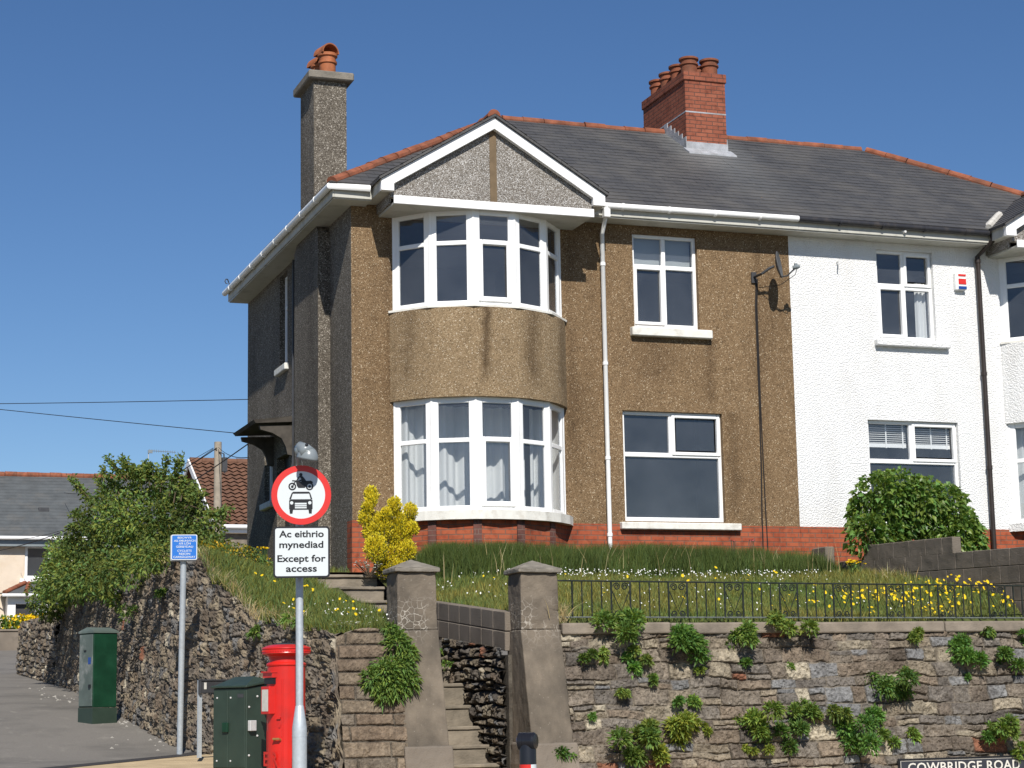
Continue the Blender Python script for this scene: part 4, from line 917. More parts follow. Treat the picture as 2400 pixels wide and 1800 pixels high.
def blades(P, H, Wd, lean, tint, r_=rng, seg2=True):
    n = len(P); th = r_.uniform(0, 2*math.pi, n); s = np.stack([np.cos(th), np.sin(th), 0*th], 1)*np.broadcast_to(Wd, (n,))[:, None]*.5
    ph = r_.uniform(0, 2*math.pi, n); H = np.broadcast_to(H, (n,))[:, None]; ln = np.stack([np.cos(ph), np.sin(ph), 0*ph], 1)*H*(lean*r_.random((n, 1)))
    up = np.array((0, 0, 1.0)); m = P+up*H*.55+ln*.35; t = P+up*H*.98+ln
    V = np.stack([P-s, P+s, m+s*.75, m-s*.75, t], 1).reshape(-1, 3); b = (np.arange(n)*5)[:, None]
    F = [tuple(x) for x in (b+np.array([[0, 1, 2, 3]])).tolist()]+[tuple(x) for x in (b+np.array([[3, 2, 4]])).tolist()]
    return V, F, np.repeat(tint, 5, axis=0)
def put(name, vft, mat, parent=None): return link_mesh(name, vft[0], vft[1], mat, None, parent, uv=False, tint=vft[2])
def sphere_pts(n, r_, low=-.2):
    v = r_.normal(size=(n*3, 3)); v /= np.linalg.norm(v, axis=1)[:, None]; v = v[v[:, 2] > low][:n]; return v
# ------------------------------------------------------------------ lawn, long grass, flowers
def scatter(n, x0, x1, y0, y1, zf, r_): x = r_.uniform(x0, x1, n); y = r_.uniform(y0, y1, n); return np.stack([x, y, zf(x, y)], 1)
r_ = np.random.default_rng(100)
P = scatter(60000, .42, 7.40, -6.12, -.2, lz, r_); pt = vnoise(P[:, 0]+9, P[:, 1]+9, 1.3, 33)
tt = tints(len(P), .35, .22, r_)*np.stack([.80+.75*pt, .95+.25*pt, .9+.3*pt], 1)
tag(put('grass', blades(P, (.04+.06*r_.random(len(P)))*(.6+pt), .011, .7, tt, r_), M['grass']), 'short daisy strewn grass of the front lawn behind the railing', 'grass', kind='stuff')
P = scatter(26000, -2.7, -.95, -6.2, -.3, lzl, r_); P2 = scatter(9000, -2.8, -.05, -.3, 4, lzl, r_); yy = r_.uniform(-6.4, 1.0, 5200); xx = xtop(yy)+r_.uniform(-.02, .3, 5200); P4 = np.stack([xx, yy, topz(yy)-.03], 1); P2 = np.concatenate([P2, P4]); P3 = scatter(2500, -1.85, -1.22, -6.45, -6.0, lambda x, y: -1.93+0*x, r_); P = np.concatenate([P, P2, P3]); P = P[P[:, 0] > xtop(P[:, 1])-.03]; P = P[(vnoise(P[:, 0]+30, P[:, 1]+30, 2.1, 61)+.35*r_.random(len(P))) > .42]
tag(put('grass', blades(P, .07+.12*r_.random(len(P)), .011, .9, tints(len(P), .4, .3, r_)*1.05, r_), M['grass']), 'rough tufted grass on the slope left of the garden steps', 'grass', kind='stuff')
P = scatter(15000, 7.6, 12.5, -5.8, -.2, lz, r_)
tag(put('grass', blades(P, .06+.08*r_.random(len(P)), .011, .8, tints(len(P), .35, .2, r_), r_), M['grass']), 'grass in the neighbouring garden behind the block wall', 'grass', kind='stuff')
n = 52000; x = r_.uniform(.30, 7.36, n); yy = r_.random(n)**.8; front = -1.95+.14*vnoise(x, 0*x, 2.0, 9)+.25*np.clip((x-6.6)/.8, 0, 1)+np.clip((1.3-x)/1.0, 0, 1)*.75; y = front+yy*(-.62-front)
edge = np.clip((x-.2)/.7, .25, 1)*np.clip((7.55-x)/.7, .35, 1); hh = (.20+.26*r_.random(n)+.26*(vnoise(x+3, y+8, 2.4, 12)-.3)+.14*(vnoise(x+3, y+8, 7, 13)-.5))*edge*np.clip(.72+.55*(y-front), .5, 1.05)
hh = np.minimum(hh, .50)
P = np.stack([x, y, lz(x, y)], 1); tt = tints(n, .3, .15, r_)*(.8+.45*vnoise(x+1, y+4, 2.2, 15))[:, None]
tag(put('long_grass', blades(P, hh, .010, .42, tt, r_), M['grass_long']), 'uncut band of long dark grass along the foot of the brown house', 'long grass', kind='stuff')
n = 130; x = r_.uniform(.4, 7.3, n); y = r_.uniform(-2.0, -1.0, n); P = np.stack([x, y, lz(x, y)], 1)
tag(put('dry_grass', blades(P, .35+.25*r_.random(n), .008, .55, tints(n, .3, .1, r_), r_), M['straw']), 'pale seed stalks standing in the long grass', 'dry grass', kind='stuff')
def flowers(name, P, size, mat, label, cat, stalk=True):
    n = len(P); parts = []
    k = 6; th = np.linspace(0, 2*math.pi, k, endpoint=False); tilt = r_.normal(size=(n, 2))*.35; V = []; F = []
    for i in range(n):
        b = len(V); s_ = size*(.7+.6*r_.random()); c = P[i]; V.append(c+(0, 0, s_*.25)); tx, ty = tilt[i]+np.array((.1, .75))
        for a in th: dx, dy = math.cos(a)*s_, math.sin(a)*s_; V.append(c+np.array((dx, dy, tx*dx+ty*dy)))
        for j in range(k): F.append((b, b+1+j, b+1+(j+1) % k))
    tag(link_mesh(name, np.array(V), F, mat, uv=False, tint=tints(len(V), .1, .05, r_)), label, cat, kind='stuff')
def lawnp(n, x0, x1, y0, y1, h=.10, zf=lz, up=.05): p = scatter(n, x0, x1, y0, y1, zf, r_); p[:, 2] += up+h*(.6+.7*r_.random(n)); return p
flowers('daisies', np.concatenate([lawnp(110, .5, 4.2, -2.7, -2.0, .09), lawnp(190, 2.0, 6.6, -2.6, -1.95, .09), lawnp(150, .5, 6.5, -6.0, -2.6, .09), lawnp(14, -2.1, -1.0, -6.0, -4.0, .12, lzl), lawnp(25, -1.75, -1.2, -6.3, -4.9, .12, lzl)]), .0085, M['petal_white'], 'small white daisies scattered across the front lawn', 'daisies')
xx = r_.normal(6.5, .75, 190); xx = np.clip(xx, 4.6, 7.35); yy = r_.uniform(-6.1, -4.3, 190); py = np.stack([xx, yy, lz(xx, yy)+.07+.11*r_.random(190)], 1)
flowers('dandelions', np.concatenate([py, lawnp(26, .5, 5.5, -6.0, -2.2, .14), lawnp(22, -2.1, -.98, -6.0, -2.0, .14, lzl), lawnp(18, -1.0, -.75, -6.1, -5.0, .16, lzl)]), .0175, M['petal_yellow'], 'yellow dandelions in the lawn, thickest at its right end', 'dandelions')
# ------------------------------------------------------------------ plants
def clump(name, label, cat, c, R, n, Lf, Wf, mat, seed, group=None, nrm=(0, -1, .25), squash=.8, stems=True, subs=None, tint=(1, 1, 1), droop=.35, lowz=-.55):
    r_ = np.random.default_rng(seed); c = np.array(c, float); nrm = unit(nrm); o = empty(name, c, label, cat, group)
    k = subs or max(2, int(R*22)); cs = r_.normal(size=(k, 3))*R*.42; cs[:, 2] *= squash; cs += nrm*np.abs(r_.normal(size=(k, 1)))*R*.30
    parts = []; sb = MB(); per = max(6, n//k)
    for q in range(k):
        d = sphere_pts(per, r_, -1); d = d+nrm*.55+np.array((0, 0, .35)); d /= np.linalg.norm(d, axis=1)[:, None]
        d = d[d[:, 2] > lowz]
        rad = R*.42*(.35+.65*r_.random(len(d)))
        p = c+cs[q]+d*rad[:, None]; dd = d+r_.normal(size=d.shape)*.35
        parts.append(leaf_cloud(p, dd, Lf*(.6+.7*r_.random(len(d))), Wf*(.7+.6*r_.random(len(d))), tints(len(d), .38, .2, r_)*np.array(tint)*(.85+.4*r_.random()), .2, droop, r_=r_))
        sb.tube([c-nrm*.06+cs[q]*.1, c+cs[q]*.6, c+cs[q]+nrm*R*.12], [.006, .005, .003], 4)
    put('foliage', join(parts), mat, o)
    if stems: sb.build('stem', M['twig'], o)
    return o
def on_wall(px, py):                                 # where a photo point meets the battered front wall
    v = ray(px, py); n = np.array((0, 1, -BAT)); A = np.array((0, -6.5, -1.9)); t = ((A-CAM)@n)/(v@n); return CAM+v*t+np.array((0, -.03, .01))
WP = [ # px, py, width px, label
 (1454, 1476, 112, 'largest leafy wall plant, hanging from the coping beside the right gate pier'),
 (1484, 1535, 50, 'leafy tuft hanging just below the largest plant under the coping'),
 (1587, 1522, 98, 'broad bushy wall plant one course below the coping, second large one from the pier'),
 (1368, 1556, 40, 'straggly tuft nearest the right gate pier, two courses below the coping'),
 (1404, 1545, 32, 'small star shaped tuft between the straggly tuft and the largest plant'),
 (1477, 1570, 58, 'medium plant two courses below the largest coping plant'),
 (1522, 1600, 28, 'thin hanging sprig to the lower right of the medium plant'),
 (1454, 1631, 32, 'sparse faint tuft in the middle of the wall near the pier'),
 (1580, 1643, 30, 'left one of two small tufts side by side at mid wall'),
 (1622, 1634, 44, 'right one of two small tufts side by side at mid wall'),
 (1633, 1578, 22, 'slim sprig right below the broad bushy plant'),
 (1327, 1756, 64, 'dense low plant at the foot of the right gate pier'),
 (1444, 1760, 96, 'big spreading plant at the bottom of the wall, left half of a pair'),
 (1500, 1712, 84, 'tall plant rising above the big spreading plant near the bottom'),
 (1577, 1720, 100, 'yellowish green bushy plant near the bottom, right of the tall plant'),
 (1535, 1764, 56, 'dark clump under the yellowish bushy plant'),
 (1649, 1712, 28, 'tiny sprig beside the yellowish bushy plant'),
 (1387, 1681, 18, 'tiniest sprig low between pier and spreading plant'),
 (1723, 1492, 72, 'wide low plant under the coping left of the tufted one'),
 (1828, 1477, 76, 'tufted plant growing straight out of the coping joint'),
 (1745, 1561, 32, 'small round rosette under the wide low plant'),
 (1849, 1563, 15, 'minute sprig below the tufted coping plant'),
 (2149, 1497, 46, 'upright plant under the coping in the right half of the wall'),
 (2247, 1530, 82, 'large mossy looking plant hanging below the coping at the right'),
 (2318, 1482, 40, 'small plant on the coping edge at the right'),
 (2350, 1546, 62, 'dark based plant beside the large mossy one'),
 (2394, 1499, 28, 'plant at the very right edge of the wall under the coping'),
 (2068, 1615, 100, 'isolated large round plant with a dark shadow at mid wall'),
 (2123, 1582, 24, 'small sprig just above right of the isolated round plant'),
 (2264, 1592, 14, 'faint sprig under the large mossy plant'),
 (1886, 1668, 66, 'tall clump standing above the two bottom clumps, centre of the wall'),
 (1754, 1683, 92, 'broad pale clump low in the wall, centre left'),
 (1770, 1724, 62, 'lower clump directly under the broad pale clump'),
 (1846, 1730, 70, 'dark clump with a long shadow at the bottom, centre of the wall'),
 (1955, 1686, 60, 'upper left end of the long bottom clump'),
 (1990, 1722, 108, 'longest clump of the bottom row, centre right'),
 (2068, 1732, 48, 'small clump at the right end of the long bottom clump'),
 (2144, 1727, 40, 'round light green rosette on a pale stone near the bottom'),
 (2294, 1735, 36, 'left spiky tuft of the pair above the street name plate'),
 (2342, 1727, 74, 'wide spiky tuft above the street name plate'),
 (2378, 1768, 44, 'blurred tuft just above the name plate at the right edge'),
 (1756, 1764, 28, 'small yellowish tuft near the bottom left of centre'),
 (1798, 1762, 32, 'pale tuft between the yellowish tuft and the dark clump'),
 (1500, 1460, 40, 'short leafy sprigs topping the largest coping plant'),
]
for i, (px, py, wpx, lab) in enumerate(WP):
    c = on_wall(px, py); d = float((c-CAM)@FW); R = wpx*d/FPX*.55
    clump('wall_plant', lab, 'wall plant', c, R, int(110+5200*R*R*4), .042+.028*min(1, R/.2), .019+.008*min(1, R/.2), M['leaf_plant'], 200+i, 'plants growing out of the front stone wall', tint=((1.5, 1.15, .9) if 'yellow' in lab else (1.25, 1.15, 1.0) if ('pale' in lab or 'light' in lab) else (.7, .78, .8) if 'dark' in lab else tuple(np.random.default_rng(i).uniform(.8, 1.2)*np.array((1+.2*math.sin(i*2.1), 1, 1)))), lowz=-.75, droop=.08+.25*((i*37) % 10)/10)
for i, (px, py, Y, wpx, lab) in enumerate([(1040, 1532, -5.2, 30, 'small weed on the step wall, left one'), (1068, 1560, -5.5, 36, 'small weed with a dark shadow low on the step wall')]):
    c = at_x(px, py, .215); clump('weed', lab, 'weed', c, wpx*24/FPX*.5, 90, .06, .02, M['leaf_plant'], 260+i, nrm=(-1, -.3, .2))
for i, (px, py, Y, R, lab, n) in enumerate([(925, 1500, -6.62, .20, 'upper bushy part of the climbing plant beside the left gate pier', 700), ]):
    pass
pl = np.array(at_y(918, 1550, -6.66)); o = empty('pier_plant', pl, 'tall bushy leafy plant growing from the corner wall beside the left gate pier', 'plant')
r_ = np.random.default_rng(270); parts = []; sb = MB()
for (px, py, R, n) in ((915, 1478, .08, 120), (930, 1510, .15, 380), (955, 1530, .11, 220), (945, 1565, .14, 340), (905, 1580, .19, 560), (870, 1595, .13, 300), (925, 1610, .17, 460), (960, 1600, .12, 260), (900, 1625, .14, 280)):
    c = at_y(px, py, -6.5-BAT*max(0, -1.9-at_y(px, py, -6.6)[2])-.06); d = sphere_pts(n, r_, -1)+np.array((0, -.5, .3)); d /= np.linalg.norm(d, axis=1)[:, None]
    p = c+d*(R*(.4+.6*r_.random(n)))[:, None]*np.array((1, .75, 1)); parts.append(leaf_cloud(p, d+r_.normal(size=d.shape)*.4, .075*(.6+.7*r_.random(n)), .025, tints(n, .38, .2, r_), .2, .35, r_=r_)); sb.tube([pl+(0, .1, -.2), c], .006, 4)
put('foliage', join(parts), M['leaf_plant'], o); sb.build('stem', M['twig'], o)
for i, (px, py, w_, lab) in enumerate([(316, 1434, 56, 'bright green tuft high on the side wall below the shrub'), (597, 1483, 34, 'small green tuft on the side wall behind the letter box'), (684, 1452, 34, 'green tuft on top of the side wall above the letter box'), (380, 1395, 30, 'leafy sprig hanging over the side wall near the shrub')]):
    t_ = min((abs(X-(sbx(at_x(px, py, X)[1])+BATS(at_x(px, py, X)[1])*(at_x(px, py, X)[2]-zb(at_x(px, py, X)[1])))), X) for X in np.arange(-3.0, -1.2, .02))[1]
    c = at_x(px, py, t_-.06); d = float((c-CAM)@FW); R = w_*d/FPX*.5; clump('side_wall_plant', lab, 'wall plant', c, R, 160, .08, .028, M['leaf_plant'], 280+i, 'plants on the side road wall', nrm=(-1, -.4, .3))
# golden evergreen by the bay
r_ = np.random.default_rng(300); ge = empty('golden_shrub', (-.02, -1.45, -.90), 'upright golden yellow variegated shrub in front of the brick plinth', 'shrub')
parts = []; sb = MB()
spires = [(870, 1160, .10), (855, 1215, .10), (925, 1185, .10), (962, 1200, .10), (895, 1235, .16), (940, 1250, .17), (880, 1285, .17), (920, 1300, .18), (955, 1290, .13), (900, 1330, .14), (935, 1335, .13), (862, 1190, .085), (870, 1175, .08), (880, 1225, .12), (930, 1215, .12), (955, 1230, .12), (915, 1250, .14), (868, 1250, .11), (905, 1205, .08), (966, 1240, .09)]
base = np.array((.0, -1.45, -.92))
for (px, py, R) in spires:
    c = at_y(px, py, -1.45+r_.uniform(-.15, .15)); R *= .95; n = int(18000*R*R*4)+200
    d = sphere_pts(n, r_, -1); p = c+d*(R*(.25+.8*r_.random(n)**.6))[:, None]*np.array((1, 1, 1.25)); dd = d*.6+np.array((0, 0, .8))+r_.normal(size=d.shape)*.35
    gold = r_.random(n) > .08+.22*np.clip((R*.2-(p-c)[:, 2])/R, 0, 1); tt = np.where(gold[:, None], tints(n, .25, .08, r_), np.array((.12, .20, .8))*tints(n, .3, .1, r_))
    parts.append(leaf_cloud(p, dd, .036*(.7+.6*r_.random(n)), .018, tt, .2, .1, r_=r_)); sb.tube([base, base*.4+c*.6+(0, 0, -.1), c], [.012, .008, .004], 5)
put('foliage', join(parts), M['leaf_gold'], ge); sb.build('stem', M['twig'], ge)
# broad-leaved bush behind the dividing wall
r_ = np.random.default_rng(310); hy = empty('hydrangea_bush', (8.6, -1.75, -1.0), 'big rounded broad leaved green bush in front of the white house', 'bush'); parts = []; sb = MB()
for (px, py, R) in ((2060, 1165, .36), (2110, 1155, .34), (2160, 1175, .36), (2215, 1190, .34), (2050, 1215, .38), (2110, 1215, .42), (2170, 1225, .42), (2235, 1235, .36), (2262, 1255, .26), (2030, 1255, .30), (2080, 1265, .36), (2150, 1270, .36), (2220, 1270, .34), (2285, 1275, .16), (2020, 1200, .22), (2270, 1290, .20)):
    c = at_y(px, py, -1.75+r_.uniform(-.25, .2)); n = int(3400*R*R)+60; d = sphere_pts(n, r_, -1); d = d+np.array((0, -.25, .25)); d /= np.linalg.norm(d, axis=1)[:, None]
    p = c+d*(R*(.55+.5*r_.random(n)**.5))[:, None]; dd = d+r_.normal(size=d.shape)*.45+np.array((0, 0, .1))
    parts.append(leaf_cloud(p, dd, .100*(.6+.7*r_.random(n)), .078*(.8+.4*r_.random(n)), tints(n, .4, .22, r_), .18, .35, r_=r_)); sb.tube([(8.4+r_.uniform(-.3, .3), -1.7, -1.0), c], [.02, .006], 5)
put('foliage', join(parts), M['leaf_hyd'], hy); sb.build('stem', M['twig'], hy)
# big unkempt shrub over the side wall
r_ = np.random.default_rng(320); sh = empty('overgrown_shrub', (-1.9, 4.5, -.7), 'big unkempt green shrub spilling over the rubble side wall', 'shrub'); parts = []; sb = MB()
blobs = []   # px, py, Y, R, density
for (px, py, Y, R) in ((260, 1170, 5.5, .45), (300, 1130, 5.5, .40), (345, 1140, 5, .42), (390, 1150, 4.5, .40), (420, 1165, 4, .36), (235, 1215, 6, .5), (290, 1215, 5, .6), (350, 1215, 4.5, .6), (410, 1215, 4, .55), (455, 1220, 3.4, .42), (490, 1245, 2.8, .32), (205, 1270, 7, .5), (260, 1275, 6, .6), (325, 1280, 5, .65), (390, 1280, 4, .6), (450, 1275, 3, .42), (500, 1285, 2.2, .30), (160, 1320, 8, .55), (215, 1330, 8, .55), (275, 1335, 6.5, .5), (340, 1335, 5, .5), (400, 1325, 3.8, .42), (135, 1375, 10.5, .45), (120, 1420, 11.5, .40), (180, 1365, 8.5, .45), (240, 1375, 6.0, .36), (150, 1290, 10, .4), (270, 1408, 4.0, .16), (520, 1310, 1.2, .22), (540, 1330, 0.6, .2), (460, 1320, 2.0, .3), (270, 1380, 5.0, .3), (125, 1345, 10, .33)):
    c = at_y(px, py, Y); R *= (.66 if py < 1190 else .84); n = int(4000*R*R)+90; d = sphere_pts(n, r_, -1); p = c+d*(R*(.3+.75*r_.random(n)**.55))[:, None]*np.array((1, 1, .9))
    parts.append(leaf_cloud(p, d*.7+r_.normal(size=d.shape)*.6+np.array((0, 0, .3)), .085*(.6+.7*r_.random(n)), .042, tints(n, .45, .3, r_)*(.6+.85*r_.random())*np.where(r_.random(n) > .93, 1.7, 1)[:, None], .2, .2, r_=r_))
    sb.tube([(-2.2, Y, -.7), (c+np.array((-2.1, Y, -.5)))/2, c], [.03, .02, .008], 5)
for (x_, y_, z_, R) in ((-2.98, -.7, -.60, .20), (-3.02, .3, -.55, .26), (-3.05, 1.8, -.6, .30), (-3.1, 3.6, -.5, .34), (-3.15, 5.2, -.5, .36), (-3.15, 7.2, -.45, .38), (-3.2, 9.4, -.4, .42), (-3.2, 11.4, -.5, .42)):
    c = np.array((x_, y_, z_)); n = int(4000*R*R)+60; d = sphere_pts(n, r_, -1); p = c+d*(R*(.3+.8*r_.random(n)**.55))[:, None]
    parts.append(leaf_cloud(p, d*.7+r_.normal(size=d.shape)*.6, .085*(.6+.7*r_.random(n)), .042, tints(n, .45, .3, r_)*(.75+.5*r_.random()), .2, .2, r_=r_)); sb.tube([(-1.7, y_, -.7), c], [.02, .006], 4)
shoots = [(258, 1165, 232, 1128), (275, 1150, 245, 1105), (290, 1120, 258, 1082), (312, 1115, 290, 1078), (330, 1120, 318, 1102), (350, 1130, 342, 1090), (345, 1125, 352, 1095), (378, 1140, 388, 1085), (400, 1150, 415, 1092), (410, 1160, 422, 1082), (425, 1165, 432, 1125), (440, 1185, 470, 1160), (230, 1190, 172, 1128), (225, 1200, 185, 1140), (215, 1215, 175, 1205), (205, 1240, 170, 1235), (195, 1255, 150, 1270), (175, 1300, 140, 1300), (320, 1110, 300, 1098), (460, 1190, 515, 1210), (470, 1215, 530, 1195), (140, 1330, 112, 1325), (365, 1135, 368, 1105), (300, 1120, 335, 1100), (440, 1170, 455, 1140)]
for (x0, y0, x1, y1) in shoots:
    x1, y1 = x0+(x1-x0)*1.18, y0+(y1-y0)*1.18; Y = float(np.interp(x0, [120, 250, 500], [10, 5.5, 2.5])); A, B = at_y(x0, y0, Y), at_y(x1, y1, Y+r_.uniform(-.4, .4)); n = 150; t = r_.random(n)**.75
    p = A+(B-A)*t[:, None]+r_.normal(size=(n, 3))*.035; d = r_.normal(size=(n, 3))+unit(B-A)*.7
    parts.append(leaf_cloud(p, d, .085*(.6+.6*r_.random(n)), .042, tints(n, .35, .25, r_)*1.12, .2, .15, r_=r_)); sb.tube([A*1.2-B*.2, A, (A+B)/2+r_.normal(size=3)*.03, B], [.012, .010, .007, .003], 4)
put('foliage', join(parts), M['leaf_shrub'], sh); sb.build('branches', M['twig'], sh)
# yellow flowering shrub on the slope
r_ = np.random.default_rng(330); ys_ = empty('yellow_flowering_shrub', (-1.6, .6, -.8), 'low spreading shrub with dull yellow flowers on the slope beside the grey side wall', 'shrub'); parts = []; pf = []
for (px, py, Y, R) in ((480, 1290, 1.0, .22), (510, 1295, .8, .26), (545, 1300, .6, .26), (575, 1310, .4, .22), (605, 1320, .2, .18), (500, 1320, .4, .22), (540, 1325, .2, .22), (580, 1335, 0, .18), (620, 1335, 0, .10), (480, 1315, .6, .2)):
    c = at_y(px, py, Y); n = int(2200*R*R*2.2); d = sphere_pts(n, r_, -.4); p = c+d*(R*(.3+.7*r_.random(n)**.5))[:, None]*np.array((1.2, 1.2, .7))
    parts.append(leaf_cloud(p, d+r_.normal(size=d.shape)*.6, .06, .025, tints(n, .4, .25, r_), .2, .2, r_=r_))
    k = n//3; q = r_.integers(0, n, k); pf.append(leaf_cloud(c+(p[q]-c)*1.06, r_.normal(size=(k, 3))+np.array((0, 0, .5)), .05, .03, tints(k, .35, .1, r_), .1, .1, r_=r_))
put('foliage', join(parts), M['leaf_shrub'], ys_); put('blossom', join(pf), M['leaf_yel'], ys_)
def flowerhead(name, px, py, Y, ground, lab, cat, mat, n, spread, size, seed, lf=True):
    r_ = np.random.default_rng(seed); c = at_y(px, py, Y); o = empty(name, (c[0], c[1], ground), lab, cat); sb = MB(); parts = []
    for i in range(n):
        p = c+r_.normal(size=3)*np.array((spread, spread*.6, spread*.35)); sb.tube([(c[0]+r_.normal()*.02, c[1], ground), (p+np.array((c[0], c[1], ground)))/2, p], .005, 4)
        k = 9; th = r_.random(k)*6.28; d = np.stack([np.cos(th), np.sin(th), .45*r_.random(k)], 1); parts.append(leaf_cloud(np.repeat(p[None], k, 0), d, size, size*.6, tints(k, .15, .05, r_), .1, .05, r_=r_))
    put('petals', join(parts), mat, o); sb.build('stem', M['twig'] if not lf else M['leaf_stem'], o)
    if lf:
        k = 60; g = np.array((c[0], c[1], ground)); p = g+(c-g)*r_.random((k, 1))*.75+r_.normal(size=(k, 3))*.03; put('leaves', leaf_cloud(p, r_.normal(size=(k, 3)), .08, .025, tints(k, .3, .2, r_), r_=r_), M['leaf_plant'], o)
    return o
M['leaf_stem'] = simple("green_stem", (.06, .10, .03), .8, .2, .2, 8)
flowerhead('ragwort', 618, 1284, -.3, -.95, 'tall yellow daisy like flower by the dark side doorway', 'flower', M['petal_yellow'], 8, .05, .035, 340)
flowerhead('ragwort', 2003, 1317, -2.15, -.98, 'bunch of bright yellow flowers at the foot of the dividing wall', 'flower', M['petal_yellow'], 17, .085, .035, 341)
flowerhead('pink_flower', 1720, 1268, -.9, -.84, 'left one of two pink flower heads above the long grass', 'flower', M['petal_pink'], 5, .03, .022, 342, False)
flowerhead('pink_flower', 1764, 1266, -.9, -.84, 'right one of two pink flower heads above the long grass', 'flower', M['petal_pink'], 6, .04, .022, 343, False)
flowerhead('white_flowers', 865, 1325, -1.6, -.95, 'cluster of pinkish white small flowers under the golden shrub', 'flowers', M['petal_white'], 30, .10, .018, 344, False)
flowerhead('white_flowers', 830, 1465, -6.25, -1.95, 'cushion of tiny white flowers on the corner wall top', 'flowers', M['petal_white'], 50, .09, .016, 345, False)
r_ = np.random.default_rng(350); k = 150; g = at_y(2110, 1360, -3.1); p = np.array((7.25, -2.9, -1.15))+r_.normal(size=(k, 3))*np.array((.10, .35, .05))
tw = put('dried_weed', blades(p, .28, .010, 1.2, tints(k, .3, .2, r_), r_), M['straw']); tag(tw, 'dry straggly weeds leaning against the dividing wall', 'weeds', kind='stuff')
p = np.array((.84, -6.45, -1.78))+r_.normal(size=(70, 3))*np.array((.05, .06, .02)); tag(put('straw_tuft', blades(p, .24, .010, 1.3, tints(70, .3, .1, r_), r_), M['straw']), 'pale dry grass tuft between right pier and railing', 'grass tuft')
yy = r_.uniform(-5.5, .6, 900); P = np.stack([xtop(yy)+r_.uniform(-.04, .10, 900), yy, topz(yy)-.02], 1); tag(put('dry_grass', blades(P, .08+.14*r_.random(900), .010, 1.3, tints(900, .35, .15, r_), r_), M['straw']), 'dry grass fringe along the top edge of the side wall', 'dry grass', kind='stuff')
# ------------------------------------------------------------------ railing
ra = empty('railing', (4.5, -6.45, -1.79), 'low dark wrought iron railing with scroll panels along the wall top', 'railing')
zt_ = lambda x: -1.305-.007*(x-.8); zb_ = lambda x: -1.735-.004*(x-.8); yr = -6.47
t = MB(); t.tube([(.78, yr, zt_(.78)), (9.6, yr, zt_(9.6))], .011, 6); t.build('top_rail', M['iron'], ra)
t = MB(); t.tube([(.78, yr, zb_(.78)), (9.6, yr, zb_(9.6))], .010, 6); t.build('bottom_rail', M['iron_pale'], ra)
# bar positions read along the wall
barpx = [1330, 1356, 1383, 1410]
xb = .92; bars = []; panels = []
seq = [.135, .135, .135, .135]
x = .965; k = 0
bars.append((x, 1)); 
while x < 9.4:
    for j in range(4): x += .125; bars.append((x, 1 if j == 3 else 0))
    panels.append((x, x+.245)); x += .245; bars.append((x, 1))
for (x, thick) in bars:
    t = MB(); t.tube([(x, yr, zb_(x)), (x, yr, zt_(x))], .012 if thick else .0085, 6); t.build('bar', M['iron'], ra)
def scroll(mb, c, r, sgn, flip):
    pts = []
    for i in range(22): a = i/21*2.0*2*math.pi*.8; rr = r*(1-.72*i/21); pts.append((c[0]+sgn*(-math.cos(a)*rr), yr, c[1]+flip*(math.sin(a)*rr)))
    mb.tube(pts, .0075, 4)
for q, (x0, x1) in enumerate(panels):
    t = MB(); xm = (x0+x1)/2; zt1, zb1 = zt_(xm), zb_(xm); w_ = x1-x0
    t.tube([(x0, yr, zt1-.09), (xm, yr, zb1+.07), (x1, yr, zt1-.09)], .0075, 4)
    scroll(t, (xm-.052, zt1-.062), .047, 1, 1); scroll(t, (xm+.052, zt1-.062), .047, -1, 1); scroll(t, (xm-.055, zb1+.048), .042, 1, -1); scroll(t, (xm+.055, zb1+.048), .042, -1, -1)
    t.build('scroll_panel', M['iron'], ra)
# ------------------------------------------------------------------ signs, letter box, cabinets
def facing(P):        # frame whose face looks at the road
    n = unit((CAM[0]-P[0], CAM[1]-P[1], 0)); return Frame(P, (-n[1], n[0], 0), n)
def text(parent, body, fr, u, w_, n, size, mat, bold=.0, align='CENTER', sp=1.0, sx=1.0, name='lettering'):
    cu = bpy.data.curves.new(name, 'FONT'); cu.body = body; cu.size = size; cu.align_x = align; cu.extrude = .0015; cu.offset = bold; cu.space_character = sp; cu.resolution_u = 3
    tmp = bpy.data.objects.new('tmp', cu); COL.objects.link(tmp); dg = bpy.context.evaluated_depsgraph_get(); me0 = bpy.data.meshes.new_from_object(tmp.evaluated_get(dg))
    V = [fr(u+v.co.x*sx, w_+v.co.y, n+v.co.z) for v in me0.vertices]; F = [tuple(p.vertices) for p in me0.polygons]
    bpy.data.objects.remove(tmp); bpy.data.curves.remove(cu); bpy.data.meshes.remove(me0)
    return link_mesh(name, V, F, M[mat], None, parent, uv=False)
def rrect(u0, u1, w0, w1, r, k=5):
    pts = []
    for (cx, cz, a0) in ((u1-r, w0+r, -90), (u1-r, w1-r, 0), (u0+r, w1-r, 90), (u0+r, w0+r, 180)):
        for i in range(k+1): a = math.radians(a0+90*i/k); pts.append((cx+r*math.cos(a), cz+r*math.sin(a)))
    return pts
def plate(mb, fr, pts, n0, n1): mb.prism([fr(p[0], p[1], n1) for p in pts], -fr.n*(n1-n0))
def disc(c, r, k=40): return [(c[0]+r*math.cos(2*math.pi*i/k), c[1]+r*math.sin(2*math.pi*i/k)) for i in range(k)]
